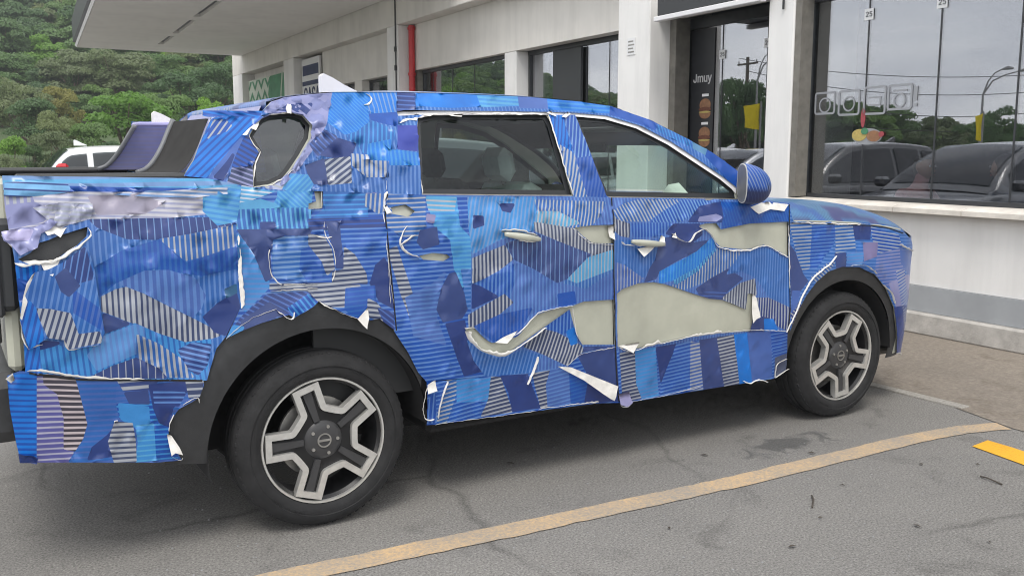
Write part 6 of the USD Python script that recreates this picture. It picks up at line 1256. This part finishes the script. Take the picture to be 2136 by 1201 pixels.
# ------------------------------------------------ wheels
def wheel(x, s, spin):
    w = group_part(TR, 'wheel'); A = np.eye(4); A[:3, 3] = [x, s*.925, RW]
    if s > 0: A[1, 1] = -1
    def P(name, m, material, smooth=False):
        m = m.copy(); m.apply_transform(A)
        if s > 0: m.invert()
        put(w, name, m, material, smooth)
    prof = [(.262, .012), (.275, -.004), (.295, -.010), (.312, -.008), (.314, -.013), (.330, -.010), (.346, .002), (.356, .014), (.360, .022), (.3665, .032), (.370, .05), (.370, .078), (.361, .08), (.361, .09), (.370, .092), (.370, .12), (.361, .122), (.361, .132), (.370, .134), (.370, .17), (.364, .19), (.346, .214), (.31, .222), (.262, .20)]
    lug = []
    for k in range(64):
        a = 2*np.pi*k/64; b = bx(-.009, .009, .0, .045, -.004, .0045, .002); b.apply_translation([0, .018, .3595]); b.apply_transform(trimesh.transformations.rotation_matrix(a, [0, 1, 0])); lug.append(b)
    ty = lathe(prof[::-1], 72); P('tyre', ty, 'rubber', 35); P('tread_block', cat_(*lug), 'rubber')
    ltr = []
    for txt, a0_ in (('235/60 R18', 0.4), ('235/60 R18', 3.5)):
        for i, ch in enumerate(txt):
            if ch == ' ': continue
            t = meshkit.text_mesh(ch, .018, .0015); t.apply_translation([-.006, .302, 0]); t.apply_transform(trimesh.transformations.rotation_matrix(math.pi/2, [1, 0, 0])); t.apply_translation([0, -.0105, 0]); t.apply_transform(trimesh.transformations.rotation_matrix(a0_+i*.05, [0, 1, 0])); P('sidewall_letter', t, 'rubber')
    P('barrel', lathe([(.258, .016), (.243, .03), (.238, .10), (.245, .19)], 48), 'rim_dark', 40)
    P('rim_lip', lathe([(.266, .010), (.264, .002), (.257, .002), (.254, .010), (.256, .018)][::-1], 64), 'rim_silver', 40)
    P('brake_disc', lathe([(.17, .085), (.17, .10), (.07, .10)], 40), 'steel'); P('brake_disc', lathe([(.17, .0851), (.07, .0851)][::-1], 40), 'steel')
    cal = bx(-.05, .05, .06, .115, .12, .185, .012); cal.apply_transform(trimesh.transformations.rotation_matrix(2.2, [0, 1, 0])); P('brake_caliper', cal, 'hub_grey')
    R = .256; out = []
    for k in range(5):
        a = math.radians(spin+72*k)
        for r, da in ((.145, -30), (.150, -22), (.252, -13.2), (.252, 13.2), (.150, 22), (.145, 30)):
            b = a + math.radians(da); out.append((r*math.cos(b), r*math.sin(b)))
    star = Polygon(out).buffer(.004, join_style=1).buffer(-.004); inner = star.buffer(-.026, join_style=2)
    def disc(poly, y0, y1):
        m = extrude(poly, y1-y0); B = np.eye(4); B[:3, 0] = [1, 0, 0]; B[:3, 1] = [0, 0, 1]; B[:3, 2] = [0, 1, 0]; B[1, 3] = y0; m.apply_transform(B); m.invert(); return m
    P('spoke_star', disc(star.difference(inner), .004, .040), 'rim_silver'); P('spoke_face', disc(inner.buffer(.002), .024, .050), 'rim_dark')
    bars = []
    for k in range(5):
        a = math.radians(spin+72*k)
        for r0, r1, wd in ((.085, .225, .012),):
            bars.append(Polygon([(r0*math.cos(a)-wd*math.sin(a), r0*math.sin(a)+wd*math.cos(a)), (r1*math.cos(a)-wd*1.6*math.sin(a), r1*math.sin(a)+wd*1.6*math.cos(a)), (r1*math.cos(a)+wd*1.6*math.sin(a), r1*math.sin(a)-wd*1.6*math.cos(a)), (r0*math.cos(a)+wd*math.sin(a), r0*math.sin(a)-wd*math.cos(a))]))
    for b_ in bars: P('spoke_rib', disc(b_, .014, .024), 'hub_grey')
    P('hub_cap', lathe([(.0001, .008), (.045, .009), (.066, .014), (.080, .022), (.083, .03)][::-1], 40), 'hub_grey', 40)
    e = Point(0, 0).buffer(.030, 24); em = unary_union([e.difference(Point(0, 0).buffer(.0245, 24)), sbox(-.026, -.0045, .026, .0045)]); P('emblem', disc(em, .0045, .008), 'steel')
    nuts = []
    for k in range(5):
        a = math.radians(spin+36+72*k); nuts.append(Point(.058*math.cos(a), .058*math.sin(a)).buffer(.007, 3))
    for b_ in nuts: P('wheel_nut', disc(b_, .006, .016), 'steel')
wheel(0.0, -1, 108-360); wheel(XF, -1, 132); wheel(0.0, 1, 20); wheel(XF, 1, 50)
